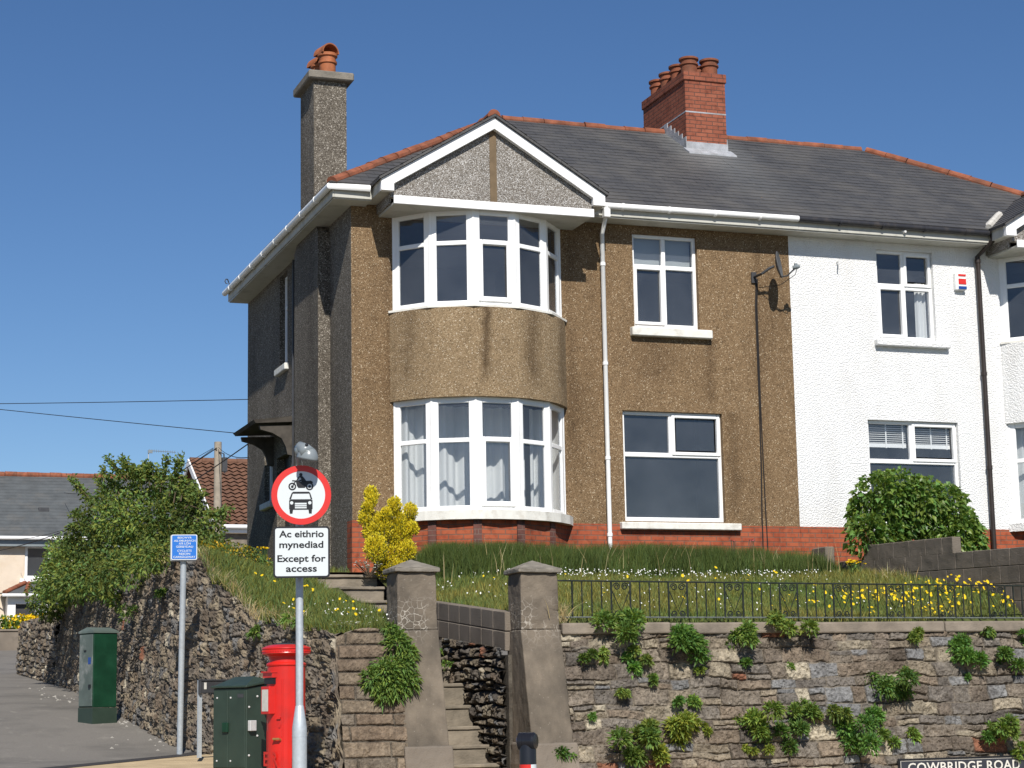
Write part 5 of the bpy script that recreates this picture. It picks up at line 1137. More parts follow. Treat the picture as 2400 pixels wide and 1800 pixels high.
def annulus(mb, fr, c, r0, r1, n0, n1, k=48):
    for i in range(k):
        a, b = 2*math.pi*i/k, 2*math.pi*(i+1)/k; q = [(r0, a), (r1, a), (r1, b), (r0, b)]; p = [(c[0]+r*math.cos(t), c[1]+r*math.sin(t)) for r, t in q]
        mb.quad(*[fr(x, y, n1) for x, y in p]); mb.quad(*[fr(x, y, nn) for (x, y), nn in ((p[1], n1), (p[1], n0), (p[2], n0), (p[2], n1))])
        mb.quad(*[fr(x, y, nn) for (x, y), nn in ((p[0], n0), (p[0], n1), (p[3], n1), (p[3], n0))])
# access sign -----------------------------------------------------------------------------
D0 = 19.6; cS = at_d(706, 1160, D0); gS = float(gz(cS[0], cS[1])); sg = empty('traffic_sign', (cS[0], cS[1], gS), 'no motor vehicles sign with access plate and lamp on a galvanised post', 'road sign')
fr = facing(cS); pb_ = at_d(702, 1430, D0); px_, py_ = pb_[0], pb_[1]; pc = np.array((px_, py_, 0))-fr.n*.055
t = MB(); t.tube([(pc[0], pc[1], gS), (pc[0], pc[1], cS[2]+.33)], .0385, 16); smooth_angle(t.build('post', M['galv'], sg), 50)
zc = float(at_d(700, 1655, D0)[2]); zd = float(at_d(700, 1705, D0)[2])
t = MB(); t.lathe((pc[0], pc[1], 0), [(.074, gS), (.074, zd-.09), (.076, zd-.09), (.076, zd-.075), (.074, zd-.075), (.074, zd), (.042, zc), (.0386, zc+.005)], 20); smooth_angle(t.build('base_sleeve', M['galv'], sg), 30)
R = .300
t = MB(); plate(t, fr, disc((0, 0), R, 56), -.012, 0); rs = t.build('round_sign', M['sign_white'], sg)
t = MB(); annulus(t, fr, (0, 0), R*.80, R*1.002, -.010, .002, 56); t.build('red_ring', M['sign_red'], rs)
s_ = lambda x, y: ((x-398)/322*R, -(y-643)/322*R)
t = MB(); e1, e2 = .0005, .0028
P_ = lambda l: [s_(*q) for q in l][::-1]
plate(t, fr, P_([(290, 690), (500, 690), (520, 702), (520, 795), (508, 803), (278, 803), (268, 795), (268, 702)]), e1, e2)
for q in ([(268, 690), (288, 690), (312, 612), (296, 620)], [(500, 690), (518, 690), (494, 620), (480, 612)], [(296, 620), (312, 608), (480, 608), (494, 620), (478, 628), (314, 628)], [(272, 804), (310, 804), (304, 845), (276, 845)], [(476, 804), (514, 804), (510, 845), (482, 845)]): plate(t, fr, P_(q), e1, e2)
for cx in (302, 488): annulus(t, fr, s_(cx, 550), R*27/322, R*42/322, e1, e2, 28); plate(t, fr, disc(s_(cx, 552), R*15/322, 16), e1, e2)
for q in ([(300, 482), (372, 486), (372, 496), (300, 494)], [(340, 500), (345, 482), (380, 500), (430, 492), (500, 488), (520, 498), (524, 520), (500, 512), (478, 522), (448, 545), (438, 566), (368, 566), (352, 545)], [(376, 440), (402, 434), (418, 444), (452, 490), (440, 505), (400, 500), (405, 478)], [(376, 436), (388, 444), (352, 492), (340, 490)], [(300, 545), (330, 492), (340, 497), (310, 552)], [(405, 470), (420, 485), (372, 500), (366, 490)]): plate(t, fr, P_(q), e1+.0003, e2+.0004)
plate(t, fr, disc(s_(394, 422), R*18/322, 20), e1, e2); t.build('vehicle_symbol', M['sign_black'], rs)
t = MB()
for cx in (295, 490): plate(t, fr, disc(s_(cx, 729), R*18/322, 18), e2, e2+.001)
for (a, b) in ((729, 747), (754, 768), (775, 789)): plate(t, fr, P_([(330, a), (456, a), (456, b), (330, b)]), e2, e2+.001)
t.build('headlight_and_grille', M['sign_white'], rs)
# plate
a0 = at_d(641, 1236, D0); a1 = at_d(773, 1355, D0); w0, w1 = a1[2]-cS[2], a0[2]-cS[2]; u0, u1 = (a0-cS)@fr.u, (a1-cS)@fr.u
t = MB(); plate(t, fr, rrect(u0, u1, w0, w1, .035), -.010, 0); pn = t.build('access_plate', M['sign_black'], sg)
t = MB(); plate(t, fr, rrect(u0+.018, u1-.018, w0+.018, w1-.018, .022), .0005, .0015); pf = t.build('plate_face', M['sign_white'], pn)
for (line, yy, x0, x1) in (('Ac eithrio', 1112, 158, 640), ('mynediad', 1228, 160, 635), ('Except for', 1380, 140, 660), ('access', 1487, 232, 565)):
    # fit each line to the width and height it has on the plate
    q0 = at_d(620+x0/4.611, 1020+yy/4.611, D0); q1 = at_d(620+x1/4.611, 1020+yy/4.611, D0); wid = float((q1-q0)@fr.u); sz = .095
    o = text(pn, line, fr, 0, 0, .0018, sz, 'sign_black', .0022, 'LEFT')
    co_ = np.empty(len(o.data.vertices)*3); o.data.vertices.foreach_get('co', co_); co_ = co_.reshape(-1, 3)+np.array(sg.location)-cS
    uu = co_@fr.u; kx = wid/(uu.max()-uu.min()); nw = cS+fr.u[None]*((uu-uu.min())*kx+float((q0-cS)@fr.u))[:, None]+fr.n[None]*(co_@fr.n)[:, None]+np.array((0, 0, 1.0))[None]*(co_[:, 2]+q0[2]-cS[2])[:, None]-np.array(sg.location)
    o.data.vertices.foreach_set('co', nw.ravel()); o.data.update()
t = MB()
for dz in (.17, -.17, w0+.08, w1-.08): t.box(pc[0]-.05, pc[0]+.05, pc[1]-.045, pc[1]+.03, cS[2]+dz-.015, cS[2]+dz+.015)
t.build('clamp', M['galv'], sg)
# lamp: a hooded head arching over the sign
def lampp(x, y, dn=0): p = at_d(620+x/4.611, 1020+y/4.611, D0); return p+fr.n*dn
def ell(mb, c, axes, k0=16, k1=10, lo=-90):
    V = []; F = []
    for i in range(k1+1):
        ph = math.radians(lo+(90-lo)*i/k1)
        for k in range(k0): th = 2*math.pi*k/k0; V.append(c+axes[0]*math.cos(ph)*math.cos(th)+axes[1]*math.cos(ph)*math.sin(th)+axes[2]*math.sin(ph))
    for i in range(k1):
        for k in range(k0): F.append((i*k0+k, i*k0+(k+1) % k0, (i+1)*k0+(k+1) % k0, (i+1)*k0+k))
    F.append(tuple(range(k0-1, -1, -1))); mb.add(V, F)
hd = MB(); la = unit(fr.u*.86+fr.n*.48-np.array((0, 0, .22))); lb_ = unit(np.cross((0, 0, 1.0), la)); lc = np.cross(la, lb_)
ell(hd, lampp(462, 268, .12), (la*.112, lb_*.095, lc*.125), 20, 12, -6)
ell(hd, lampp(400, 170, .05), (la*.075, lb_*.062, lc*.075), 16, 10, -80)
V_ = []
lamp = hd.build('sign_lamp', M['lamp_grey'], sg, smooth=True)
hd2 = MB(); hd2.tube([lampp(352, 150, .02), lampp(385, 128, .05), lampp(430, 165, .10), lampp(470, 225, .15)], [.034, .050, .066, .082], 16); hd2.build('lamp_hood', M['lamp_grey'], lamp, smooth=True)
t = MB(); t.tube([(pc[0], pc[1], cS[2]+.32), lampp(372, 262, -.03), lampp(362, 200, 0), lampp(356, 140, .02)], [.030, .030, .030, .034], 10); smooth_angle(t.build('lamp_neck', M['lamp_grey'], sg), 50)
t = MB(); t.lathe(lampp(455, 132, .165), [(.016, -.03), (.016, .012), (.006, .018)], 10, fr.n+np.array((0, 0, .6))); t.build('lamp_screw', M['sign_black'], lamp)
# blue cycle sign ----------------------------------------------------------------------------
D1 = 25.1; b0 = at_d(431, 1283, D1); gB = float(gz(*at_d(421, 1768, D1)[:2])); q = at_d(421, 1768, D1); bs = empty('cycle_sign', (q[0], q[1], q[2]), 'small square blue cyclists sign on a tall thin galvanised pole', 'road sign')
frb = facing(b0); t = MB(); t.tube([(q[0], q[1], min(gB, q[2])-.02), (b0[0]-frb.n[0]*.05, b0[1]-frb.n[1]*.05, b0[2]+.10)], .039, 14); smooth_angle(t.build('pole', M['galv'], bs), 50)
e0, e1_ = at_d(401.5, 1253, D1), at_d(462, 1312, D1); u0, u1 = (e0-b0)@frb.u, (e1_-b0)@frb.u; w0, w1 = e1_[2]-b0[2], e0[2]-b0[2]
t = MB(); plate(t, frb, rrect(u0-.012, u1-.006, w0-.012, w1-.004, .02), -.045, -.012); t.build('sign_back', M['sign_grey'], bs)
t = MB(); plate(t, frb, rrect(u0, u1, w0, w1, .02), -.011, 0); bp = t.build('sign_plate', M['sign_white'], bs)
t = MB(); plate(t, frb, rrect(u0+.011, u1-.011, w0+.011, w1-.011, .014), .0005, .0015); t.build('blue_face', M['sign_blue'], bp)
W_, H_ = u1-u0, w1-w0
for (line, f0, f1, yb_, hgt) in (('BEICWYR', .245, .785, .16, .078), ('AILYMUNWCH', .105, .93, .285, .083), ("A'R LÔN", .29, .745, .395, .083), ('GERBYDAU', .19, .84, .52, .083), ('CYCLISTS', .235, .785, .68, .083), ('REJOIN', .305, .73, .80, .083), ('CARRIAGEWAY', .085, .93, .925, .083)):
    o = text(bp, line, frb, 0, 0, .002, H_*hgt/.72, 'sign_white', .0004, 'LEFT'); co_ = np.empty(len(o.data.vertices)*3); o.data.vertices.foreach_get('co', co_); co_ = co_.reshape(-1, 3)+np.array(bs.location)-b0
    uu = co_@frb.u; kx = W_*(f1-f0)/(uu.max()-uu.min()); nw = b0+frb.u[None]*((uu-uu.min())*kx+u0+W_*f0)[:, None]+frb.n[None]*(co_@frb.n)[:, None]+np.array((0, 0, 1.0))[None]*(co_[:, 2]+w1-H_*yb_)[:, None]-np.array(bs.location)
    o.data.vertices.foreach_set('co', nw.ravel()); o.data.update()
# low street name plate frame half hidden by the cabinet ------------------------------------------
D2 = 23.6; a0 = at_d(470, 1594, D2); a1 = at_d(501, 1624, D2); gN = float(at_d(468, 1756, D2)[2])
ns = empty('low_sign_frame', (a0[0], a0[1], gN), 'low grey metal sign frame on a thin leg behind the green cabinet', 'sign frame')
frn = Frame(a0, (.92, .39, 0), (.39, -.92, 0)); t = MB(); t.fbox(frn, 0, .62, a1[2]-a0[2], 0, -.02, 0); t.fbox(frn, -.015, .635, -.012, .008, -.03, .012); t.fbox(frn, -.015, .012, a1[2]-a0[2]-.01, -.0125, -.03, .012); bevel(t.build('panel', M['dark_metal'], ns), .004)
t = MB(); t.fbox(frn, .05, .085, -.11, -.03, .001, .004); t.build('paper_label', M['letter_white'], ns)
for uu in (-.005, .56): t = MB(); t.fbox(frn, uu, uu+.05, gN-a0[2]-.1, -.0, -.06, -.031); t.build('leg', M['galv'], ns)
# letter box -------------------------------------------------------------------------------------
D3 = 20.0; pb = at_d(671, 1700, D3); zt_b = float(at_d(671, 1507, D3)[2]); H_b = 1.60; gb = zt_b-H_b; cx, cy = pb[0], pb[1]
lb = empty('letter_box', (cx, cy, gb), 'red pillar letter box with domed cap behind the galvanised sign post', 'letter box')
s_b = 1.0
prof = [(.222, -.05), (.222, .18), (.212, .20), (.198, .22), (.196, 1.365), (.206, 1.372), (.208, 1.385), (.200, 1.398), (.182, 1.41), (.178, 1.44), (.186, 1.468), (.222, 1.484), (.246, 1.490)]
t = MB(); t.lathe((cx, cy, gb), [(r*s_b, h) for r, h in prof], 40); smooth_angle(t.build('body', M['red_paint'], lb), 28)
t = MB(); t.lathe((cx, cy, gb), [(r*s_b, h) for r, h in [(.246, 1.4905), (.252, 1.498), (.247, 1.508), (.247, 1.535), (.255, 1.543), (.253, 1.555), (.19, 1.580), (.10, 1.595), (.02, 1.6)]], 40); cap = smooth_angle(t.build('cap', M['red_paint'], lb), 28)
t = MB()
for k in range(56): a = 2*math.pi*k/56; c, s = math.cos(a), math.sin(a); t.hexa([(cx+(c*r-s*w_)*s_b, cy+(s*r+c*w_)*s_b, gb+h) for h in (1.511, 1.532) for r, w_ in ((.245, -.008), (.2525, -.008), (.2525, .008), (.245, .008))])
t.build('dentils', M['red_paint'], cap)
toC = unit((CAM[0]-cx, CAM[1]-cy, 0)); lft = np.array((toC[1], -toC[0], 0.0)); lft = lft if lft[0] < 0 else -lft
def ang(deg): return toC*math.cos(math.radians(deg))+lft*math.sin(math.radians(deg))
ap = ang(62); frl = lambda deg, r=.196*s_b: Frame(np.array((cx, cy, gb))+ang(deg)*r, (-ang(deg)[1], ang(deg)[0], 0), ang(deg))
f62 = frl(62)
t = MB(); t.fbox(f62, -.105, .105, 1.25, 1.30, -.06, .022); t.fbox(f62, -.112, .112, 1.30, 1.315, -.06, .040); t.build('aperture_hood', M['red_paint'], lb)
t = MB(); t.fbox(f62, -.095, .095, 1.185, 1.248, -.05, .010); t.build('aperture', M['sign_black'], lb)
t = MB(); t.fbox(f62, -.09, .09, .88, 1.16, -.05, .05); npb = bevel(t.build('notice_frame', M['red_paint'], lb), .006)
t = MB(); t.fbox(f62, -.068, .068, .91, 1.13, .045, .0515); t.build('notice', M['letter_white'], npb)
for dg_, nm in ((12, 'door_bead'), (104, 'door_bead')):
    fd = frl(dg_); t = MB(); t.fbox(fd, -.010, .010, .20, 1.24, -.02, .010); bevel(t.build(nm, M['red_paint'], lb), .004)
f28 = frl(27); t = MB(); t.tube([f28(-.03, .62, 0), f28(-.03, .63, .035), f28(.035, .63, .035), f28(.035, .62, 0)], .013, 8); t.build('door_pull', M['brass'], lb)
t = MB(); t.fbox(frl(22), -.02, .02, .83, .85, -.01, .02); t.fbox(frl(20), -.008, .008, .745, .775, -.01, .012); t.build('keyhole_cover', M['red_paint'], lb)
text(lb, 'E R', frl(58), -.0, .36, -.004, .20, 'red_paint', .004, name='cypher').modifiers
cov = MB(); cov.lathe((cx, cy, gb), [(.168*s_b, 1.583), (.10*s_b, 1.600), (.02*s_b, 1.607)], 24)
cov.build('dark_top_patch', M['dark_metal'], cap)
# roadside cabinets ----------------------------------------------------------------------------------
D4 = 20.35
cc = at_d(577, 1700, D4); gC = float(gz(cc[0], cc[1])); zl = float(at_d(577, 1612, D4)[2])
gcab = empty('utility_cabinet', (cc[0], cc[1], gC), 'squat dark green cabinet beside the red letter box, white lock box on its side', 'cabinet')
toc = unit((CAM[0]-cc[0], CAM[1]-cc[1], 0)); lf = np.array((toc[1], -toc[0], 0)); lf = lf if lf[0] < 0 else -lf
ul = unit(lf*math.cos(.80)-toc*math.sin(.80)); ur = unit(-lf*math.cos(.77)-toc*math.sin(.77)); wl, wr = .50, .31
FL = Frame((cc[0], cc[1], 0), ul, -ur); FR = Frame((cc[0], cc[1], 0), ur, -ul)
O = np.array((cc[0], cc[1], 0)); cor = lambda a, b, z: O+ul*a+ur*b+np.array((0, 0, z))
t = MB(); t.hexa([cor(0, 0, gC+.10), cor(0, wr, gC+.10), cor(wl, wr, gC+.10), cor(wl, 0, gC+.10), cor(0, 0, zl), cor(0, wr, zl+.04), cor(wl, wr, zl+.04), cor(wl, 0, zl)]); bevel(t.build('body', M['green_paint'], gcab), .008)
t = MB(); e = .022; t.hexa([cor(-e, -e, zl+.002), cor(-e, wr+e, zl+.052), cor(wl+e, wr+e, zl+.052), cor(wl+e, -e, zl+.002), cor(-e, -e, zl+.026), cor(-e, wr+e, zl+.088), cor(wl+e, wr+e, zl+.088), cor(wl+e, -e, zl+.026)])
t.add([cor(.0, .0, zl+.026), cor(0, wr, zl+.084), cor(wl, wr, zl+.084), cor(wl, 0, zl+.026), cor(.12, wr*.75, zl+.125), cor(wl-.10, wr*.75, zl+.125)], [(0, 1, 4), (3, 0, 4, 5), (2, 3, 5), (1, 2, 5, 4)]); bevel(t.build('lid', M['green_paint'], gcab), .006)
t = MB(); t.hexa([cor(.02, .02, gC-.1), cor(.02, wr-.02, gC-.1), cor(wl-.02, wr-.02, gC-.1), cor(wl-.02, .02, gC-.1), cor(.02, .02, gC+.0995), cor(.02, wr-.02, gC+.0995), cor(wl-.02, wr-.02, gC+.0995), cor(wl-.02, .02, gC+.0995)]); t.build('plinth', M['buff'], gcab)
zm = (zl+gC)/2
for (a, b) in ((.012, .262), (.268, wl-.012)):
    t = MB(); t.fbox(FL, a, b, gC+.13, zl-.03, .0005, .010); dd = bevel(t.build('door', M['green_paint'], gcab), .004)
    t = MB()
    for z in (gC+.20, zl-.10): t.lathe(FL(b-.04 if a < .1 else b-.06, z, .010), [(.011, 0), (.011, .006), (.003, .010)], 10, -ur)
    t.build('bolt', M['steel_box'], dd)
t = MB(); t.fbox(FL, .25, .33, zm+.02, zm+.12, .0105, .035); bevel(t.build('door_latch', M['green_bright'], gcab), .004)
t = MB(); t.fbox(FL, .03, .12, zl-.10, zl-.06, .0105, .013); t.build('small_plate', M['dark_metal'], gcab)
t = MB(); t.fbox(FR, .02, .11, zm+.03, zm+.14, .0005, .045); bevel(t.build('lock_box', M['steel_box'], gcab), .005)
t = MB()
for (b, z) in ((.04, zl-.20), (.04, zl-.70), (.16, zl-.09), (.16, zl-.50)): t.lathe(FR(b, z, 0), [(.013, 0), (.011, .008), (.003, .013)], 10, -ul)
t.build('bolt', M['steel_box'], gcab)
D5 = 28.8; c2_ = at_d(217, 1684, D5); g2 = float(c2_[2]); h2 = float(at_d(217, 1474, D5)[2])-g2
fc = empty('utility_cabinet', (c2_[0], c2_[1], g2), 'tall narrow green cabinet with a scuffed pale front by the side wall', 'cabinet')
tq = unit((CAM[0]-c2_[0], CAM[1]-c2_[1], 0)); lf2 = np.array((tq[1], -tq[0], 0)); lf2 = lf2 if lf2[0] < 0 else -lf2
a_l = unit(lf2*math.cos(1.05)-tq*math.sin(1.05)); a_r = unit(-lf2*math.cos(.52)-tq*math.sin(.52)); wl2, wr2 = .42, .40; O2 = np.array((c2_[0], c2_[1], 0)); k2 = lambda a, b, z: O2+a_l*a+a_r*b+np.array((0, 0, z))
M['cab_front'] = simple("scuffed_grey_green_paint", (.10, .125, .11), .5, .35, .2, 3, (.36, .36, .34), dsc=2.2, dlo=.52, dhi=.72)
t = MB(); t.hexa([k2(0, 0, g2+.16), k2(0, wr2, g2+.16), k2(wl2, wr2, g2+.16), k2(wl2, 0, g2+.16), k2(0, 0, g2+h2-.05), k2(0, wr2, g2+h2-.05), k2(wl2, wr2, g2+h2-.05), k2(wl2, 0, g2+h2-.05)]); bevel(t.build('body', M['green_bright'], fc), .008)
t = MB(); e = .015; t.hexa([k2(-e, -e, g2+h2-.049), k2(-e, wr2+e, g2+h2-.049), k2(wl2+e, wr2+e, g2+h2-.049), k2(wl2+e, -e, g2+h2-.049), k2(-e, -e, g2+h2-.02), k2(-e, wr2+e, g2+h2-.02), k2(wl2+e, wr2+e, g2+h2-.02), k2(wl2+e, -e, g2+h2-.02)]); t.add([k2(-e, -e, g2+h2-.0199), k2(-e, wr2+e, g2+h2-.0199), k2(wl2+e, wr2+e, g2+h2-.0199), k2(wl2+e, -e, g2+h2-.0199), k2(wl2/2, 0, g2+h2+.04), k2(wl2/2, wr2, g2+h2+.04)], [(0, 1, 5, 4), (2, 3, 4, 5), (3, 0, 4), (1, 2, 5)]); t.build('lid', M['cab_front'], fc)
F2 = Frame(O2, a_l, -a_r); t = MB(); t.fbox(F2, .015, wl2-.015, g2+.18, g2+h2-.07, .0005, .010); dd = bevel(t.build('door', M['cab_front'], fc), .004)
t = MB(); t.fbox(F2, .05, .10, g2+.45, g2+.5, .0105, .03); t.fbox(F2, .2, .26, g2+h2-.32, g2+h2-.30, .0105, .02); t.build('latch', M['sign_black'], dd)
t = MB(); t.fbox(F2, .06, .14, g2+.80, g2+.90, .0105, .013); t.build('blue_sticker', M['blue_disc'], dd)
t = MB(); t.hexa([k2(-.005, -.005, g2-.1), k2(-.005, wr2+.005, g2-.1), k2(wl2+.005, wr2+.005, g2-.1), k2(wl2+.005, -.005, g2-.1), k2(-.005, -.005, g2+.157), k2(-.005, wr2+.005, g2+.157), k2(wl2+.005, wr2+.005, g2+.157), k2(wl2+.005, -.005, g2+.157)]); t.build('plinth', M['green_paint'], fc)
# street name on the wall foot -------------------------------------------------------------------
tl = at_y(2106, 1779, -7.02); tr = at_y(2420, 1769, -7.02); frs = Frame((tl[0], -7.02, tl[2]), (tr[0]-tl[0], 0, tr[2]-tl[2]), (0, -1, 0)); frs.w = np.array((-(tr[2]-tl[2])/(tr[0]-tl[0]), 0, 1.0)); 
nm = empty('street_name_sign', (tl[0]+.8, -7.02, tl[2]-.25), 'long dark street name plate with white lettering low on the stone wall', 'street sign')
LN = 1.86; HT = .24
t = MB(); t.fbox(frs, 0, LN, -HT, 0, -.03, 0); pl_ = t.build('plate', M['plate_black'], nm)
t = MB(); ring(t, frs, 0, LN, -HT, 0, .018, .0005, .012); t.build('frame', M['sign_black'], pl_)
t = MB(); ring(t, frs, .022, LN-.022, -HT+.022, -.022, .008, .0005, .002); t.build('white_border', M['letter_white'], pl_)
x0 = float((at_y(2128, 1795, -7.02)-frs.O)@frs.u); x1 = float((at_y(2391, 1795, -7.02)-frs.O)@frs.u)
o = text(pl_, 'COWBRIDGE ROAD', frs, 0, 0, .001, .17, 'letter_white', .002, 'LEFT', 1.06)
co_ = np.empty(len(o.data.vertices)*3); o.data.vertices.foreach_get('co', co_); co_ = co_.reshape(-1, 3)+np.array(nm.location)-frs.O
uu = co_@frs.u; kx = (x1-x0)/(uu.max()-uu.min()); un = (uu-uu.min())*kx+x0; wz = co_[:, 2]-frs.u[2]*uu
nw = frs.O[None]+frs.u[None]*un[:, None]+np.array((0, 0, 1.0))[None]*(wz*.92-.036-.126)[:, None]+np.array((0, -1, 0))[None]*(.0015-0*wz)[:, None]-np.array(nm.location)
nw[:, 1] += co_[:, 1]+.001
o.data.vertices.foreach_set('co', nw.ravel()); o.data.update()
# bollard -----------------------------------------------------------------------------------------
D6 = 17.2; bt = at_d(1236, 1716, D6); gbo = float(gz(bt[0], bt[1])); bo = empty('bollard', (bt[0], bt[1], gbo), 'black bollard with a drum shaped head, blue disc and red white band', 'bollard')
frb_ = facing(bt); zt3 = float(bt[2]); ax_ = unit(frb_.u*.93+frb_.n*.37); hr = .080; cH = np.array((bt[0], bt[1], zt3-hr))
zb1 = float(at_d(1236, 1791, D6)[2])
t = MB(); t.lathe((bt[0], bt[1], 0), [(.085, gbo-.05), (.085, gbo+.1), (.0755, gbo+.11), (.0755, zt3-.11), (.070, zt3-.085)], 24); smooth_angle(t.build('post', M['bollard'], bo), 40)
t = MB(); t.lathe(cH, [(.066, -.080), (hr, -.072), (hr, -.04), (.077, -.037), (.077, -.030), (hr, -.027), (hr, .060), (.066, .078), (.02, .085)], 28, ax_); hdm = smooth_angle(t.build('head', M['bollard'], bo), 35)
t = MB(); t.lathe(cH-ax_*.0795, [(.060, 0), (.060, -.004), (.055, -.006)][::-1], 24, ax_); t.build('blue_disc', M['blue_disc'], hdm)
fd_ = Frame(cH-ax_*.086, np.cross(-ax_, (0, 0, 1)) if True else ax_, -ax_); t = MB()
for sgn in (1,):
    for i in range(10):
        a, b = math.radians(200+14*i), math.radians(200+14*(i+1)); t.quad(*[fd_(r*math.cos(q_), r*math.sin(q_), .001) for r, q_ in ((.040, a), (.052, a), (.052, b), (.040, b))])
t.build('white_arc', M['sign_white'], hdm)
for (a0_, a1_, mt) in ((-100, 20, 'sign_red'), (20, 80, 'sign_white'), (80, 200, 'sign_red'), (200, 260, 'sign_white')):
    t = MB(); n_ = 12
    for i in range(n_):
        a, b = [math.radians(a0_+(a1_-a0_)*(i+k_)/n_) for k_ in (0, 1)]; pa, pb2 = [frb_.n*math.cos(q_)+frb_.u*math.sin(q_) for q_ in (a, b)]; c = np.array((bt[0], bt[1], 0))
        t.quad(*[c+p*.0768+np.array((0, 0, z)) for p, z in ((pa, zb1-.06), (pb2, zb1-.06), (pb2, zb1), (pa, zb1))])
    t.build('reflective_band', M[mt], bo)
# ------------------------------------------------------------------ background
# cream house
ch_ = empty('cream_house', (-3, 50, -.4), 'cream terraced house with slate roof and white bay far down the road', 'house')
FC = Frame((0, 49.3, 0), (1, 0, 0), (0, -1, 0))
M['cream'] = simple("cream_render", (.64, .54, .43), .9, .2, .05, 3, (.58, .46, .34), dsc=2)
M['slate_far'] = simple("distant_slate", (.085, .092, .095), .7, .3, .18, 2.2, (.125, .12, .11), dsc=1.3, dlo=.5)
t = MB(); wall_open(t, FC, -16, 9, -.6, 3.75, [(-.06, 1.75, 2.32, 3.62)], .25); t.box(-16, 9, 56.5, 56.8, -.6, 3.75); t.box(-15.9, 8.9, 51.5, 51.6, -.5, 3.7); t.build('wall', M['cream'], ch_)
t = MB(); slate_slope(t, (-16.3, 48.9, 3.88), (9.3, 48.9, 3.88), (-16.3, 53.0, 6.78), (9.3, 53.0, 6.78), 20, 31); slate_slope(t, (9.3, 57.1, 3.88), (-16.3, 57.1, 3.88), (9.3, 53.0, 6.78), (-16.3, 53.0, 6.78), 20, 32); crf = t.build('roof', M['slate_far'], ch_)
t = MB(); tiles(t, (-16.3, 53, 6.78), (9.3, 53, 6.78), .13, .45); t.build('ridge_tiles', M['terracotta'], crf)
t = MB(); t.box(.55, .95, 50.55, 50.75, 5.05, 5.22); t.build('roof_vent', M['dark_metal'], crf)
t = MB(); t.tube([(-16, 48.80, 3.86), (2.6, 48.80, 3.86)], .07, 8); t.build('gutter', M['upvc'], ch_)
t = MB(); t.box(-16, 9, 48.95, 49.02, 3.55, 3.8); t.box(-16, 9, 49.02, 49.298, 3.55, 3.58); t.build('fascia', M['lamp_grey'], ch_)
window(ch_, Frame((0, 49.38, 0), (1, 0, 0), (0, -1, 0)), -.06, 1.75, 2.32, 3.62, [(.82, .98, 2.4, 3.55)], [(.06, .82, 2.42, 3.5), (.98, 1.68, 2.42, 3.5)], [], t=.11, tb=.12)
t = MB(); t.box(-.25, 1.95, 49.1, 49.298, 2.18, 2.318); t.build('sill', M['paint_white'], ch_)
pz = [(-.85, 48.2), (2.6, 48.2)]
t = MB(); t.hexa([(-.95, 48.1, 1.62), (2.7, 48.1, 1.62), (2.7, 49.296, 1.62), (-.95, 49.296, 1.62), (-.93, 48.12, 1.68), (2.68, 48.12, 1.68), (1.9, 49.296, 2.17), (.05, 49.296, 2.17)]); pr = t.build('porch_roof', M['slate_far'], ch_)
t = MB(); tiles(t, (-.9, 48.15, 1.72), (.05, 49.25, 2.20), .09, .4); tiles(t, (-.10, 48.15, 1.72), (.12, 49.25, 2.20), .09, .4); t.build('hip_tiles', M['terracotta'], pr)
t = MB(); t.tube([(-.98, 48.05, 1.62), (2.72, 48.05, 1.62)], .06, 8); t.build('porch_gutter', M['upvc'], ch_)
FB = Frame((0, 48.35, 0), (1, 0, 0), (0, -1, 0))
t = MB(); t.fbox(FB, -.75, 2.5, 1.3, 1.6, -.9, .0); t.fbox(FB, -.75, -.45, -.6, 1.3, -.9, .0); t.fbox(FB, .28, .85, -.6, 1.3, -.3, .02); t.fbox(FB, 2.2, 2.5, -.6, 1.3, -.9, 0); t.fbox(FB, .85, 2.2, -.6, .35, -.5, 0); t.fbox(FB, -.45, .28, .76, .86, -.08, .0); bevel(t.build('bay_front', M['paint_white'], ch_), .01)
t = MB(); t.fbox(FB, -.42, .25, -.5, 1.28, -.2, -.15); t.fbox(FB, .9, 2.2, .4, 1.28, -.2, -.15); t.build('bay_pane', M['door_dark'], ch_)
t = MB(); t.fbox(FB, -.40, .0, -.5, .72, -.14, -.12); t.build('bay_curtain', M['curtain'], ch_)
dsh = MB(); dsh.lathe((-1.35, 49.0, 1.9), [(.02, 0), (.25, .04), (.33, .10), (.33, .115), (.02, .02)], 20, (.6, -.8, .3)); dsh.tube([(-1.35, 49.28, 1.85), (-1.33, 49.05, 1.88)], .03, 6); dsh.tube([(-1.35, 49.0, 1.7), (-.95, 48.6, 1.72)], .025, 6)
tag(dsh.build('satellite_dish', M['dish']), 'dark dish on the cream house wall at the left picture edge', 'satellite dish')
# low wall and flowers before the cream house
gl_ = float(gz(-1.5, 45)); lw2 = MB(); lw2.box(-14, 3, 44.0, 44.3, gl_-.5, gl_+.62); lw2.box(-14, 3, 43.95, 44.35, gl_+.6201, gl_+.70); tag(bevel(lw2.build('garden_wall', M['block']), .02), 'low dark garden wall in front of the cream house', 'wall')
r_ = np.random.default_rng(400); n = 2200; P = np.stack([r_.normal(.05, .55, n), r_.uniform(44.4, 45.2, n), gl_+.62+.55*r_.random(n)], 1); yf = empty('yellow_flower_bed', (0, 44.8, gl_), 'mass of bright yellow flowers behind the low wall of the cream house', 'flower bed')
put('blossom', leaf_cloud(P[:1300]+np.array((.15, 0, .05)), r_.normal(size=(1300, 3))+np.array((0, -.5, .4)), .16, .12, tints(1300, .15, .06, r_), r_=r_), M['petal_yellow'], yf)
P[1300:, 0] -= .9; put('foliage', leaf_cloud(P[1300:], r_.normal(size=(900, 3)), .16, .09, tints(900, .3, .2, r_), r_=r_), M['leaf_plant'], yf)
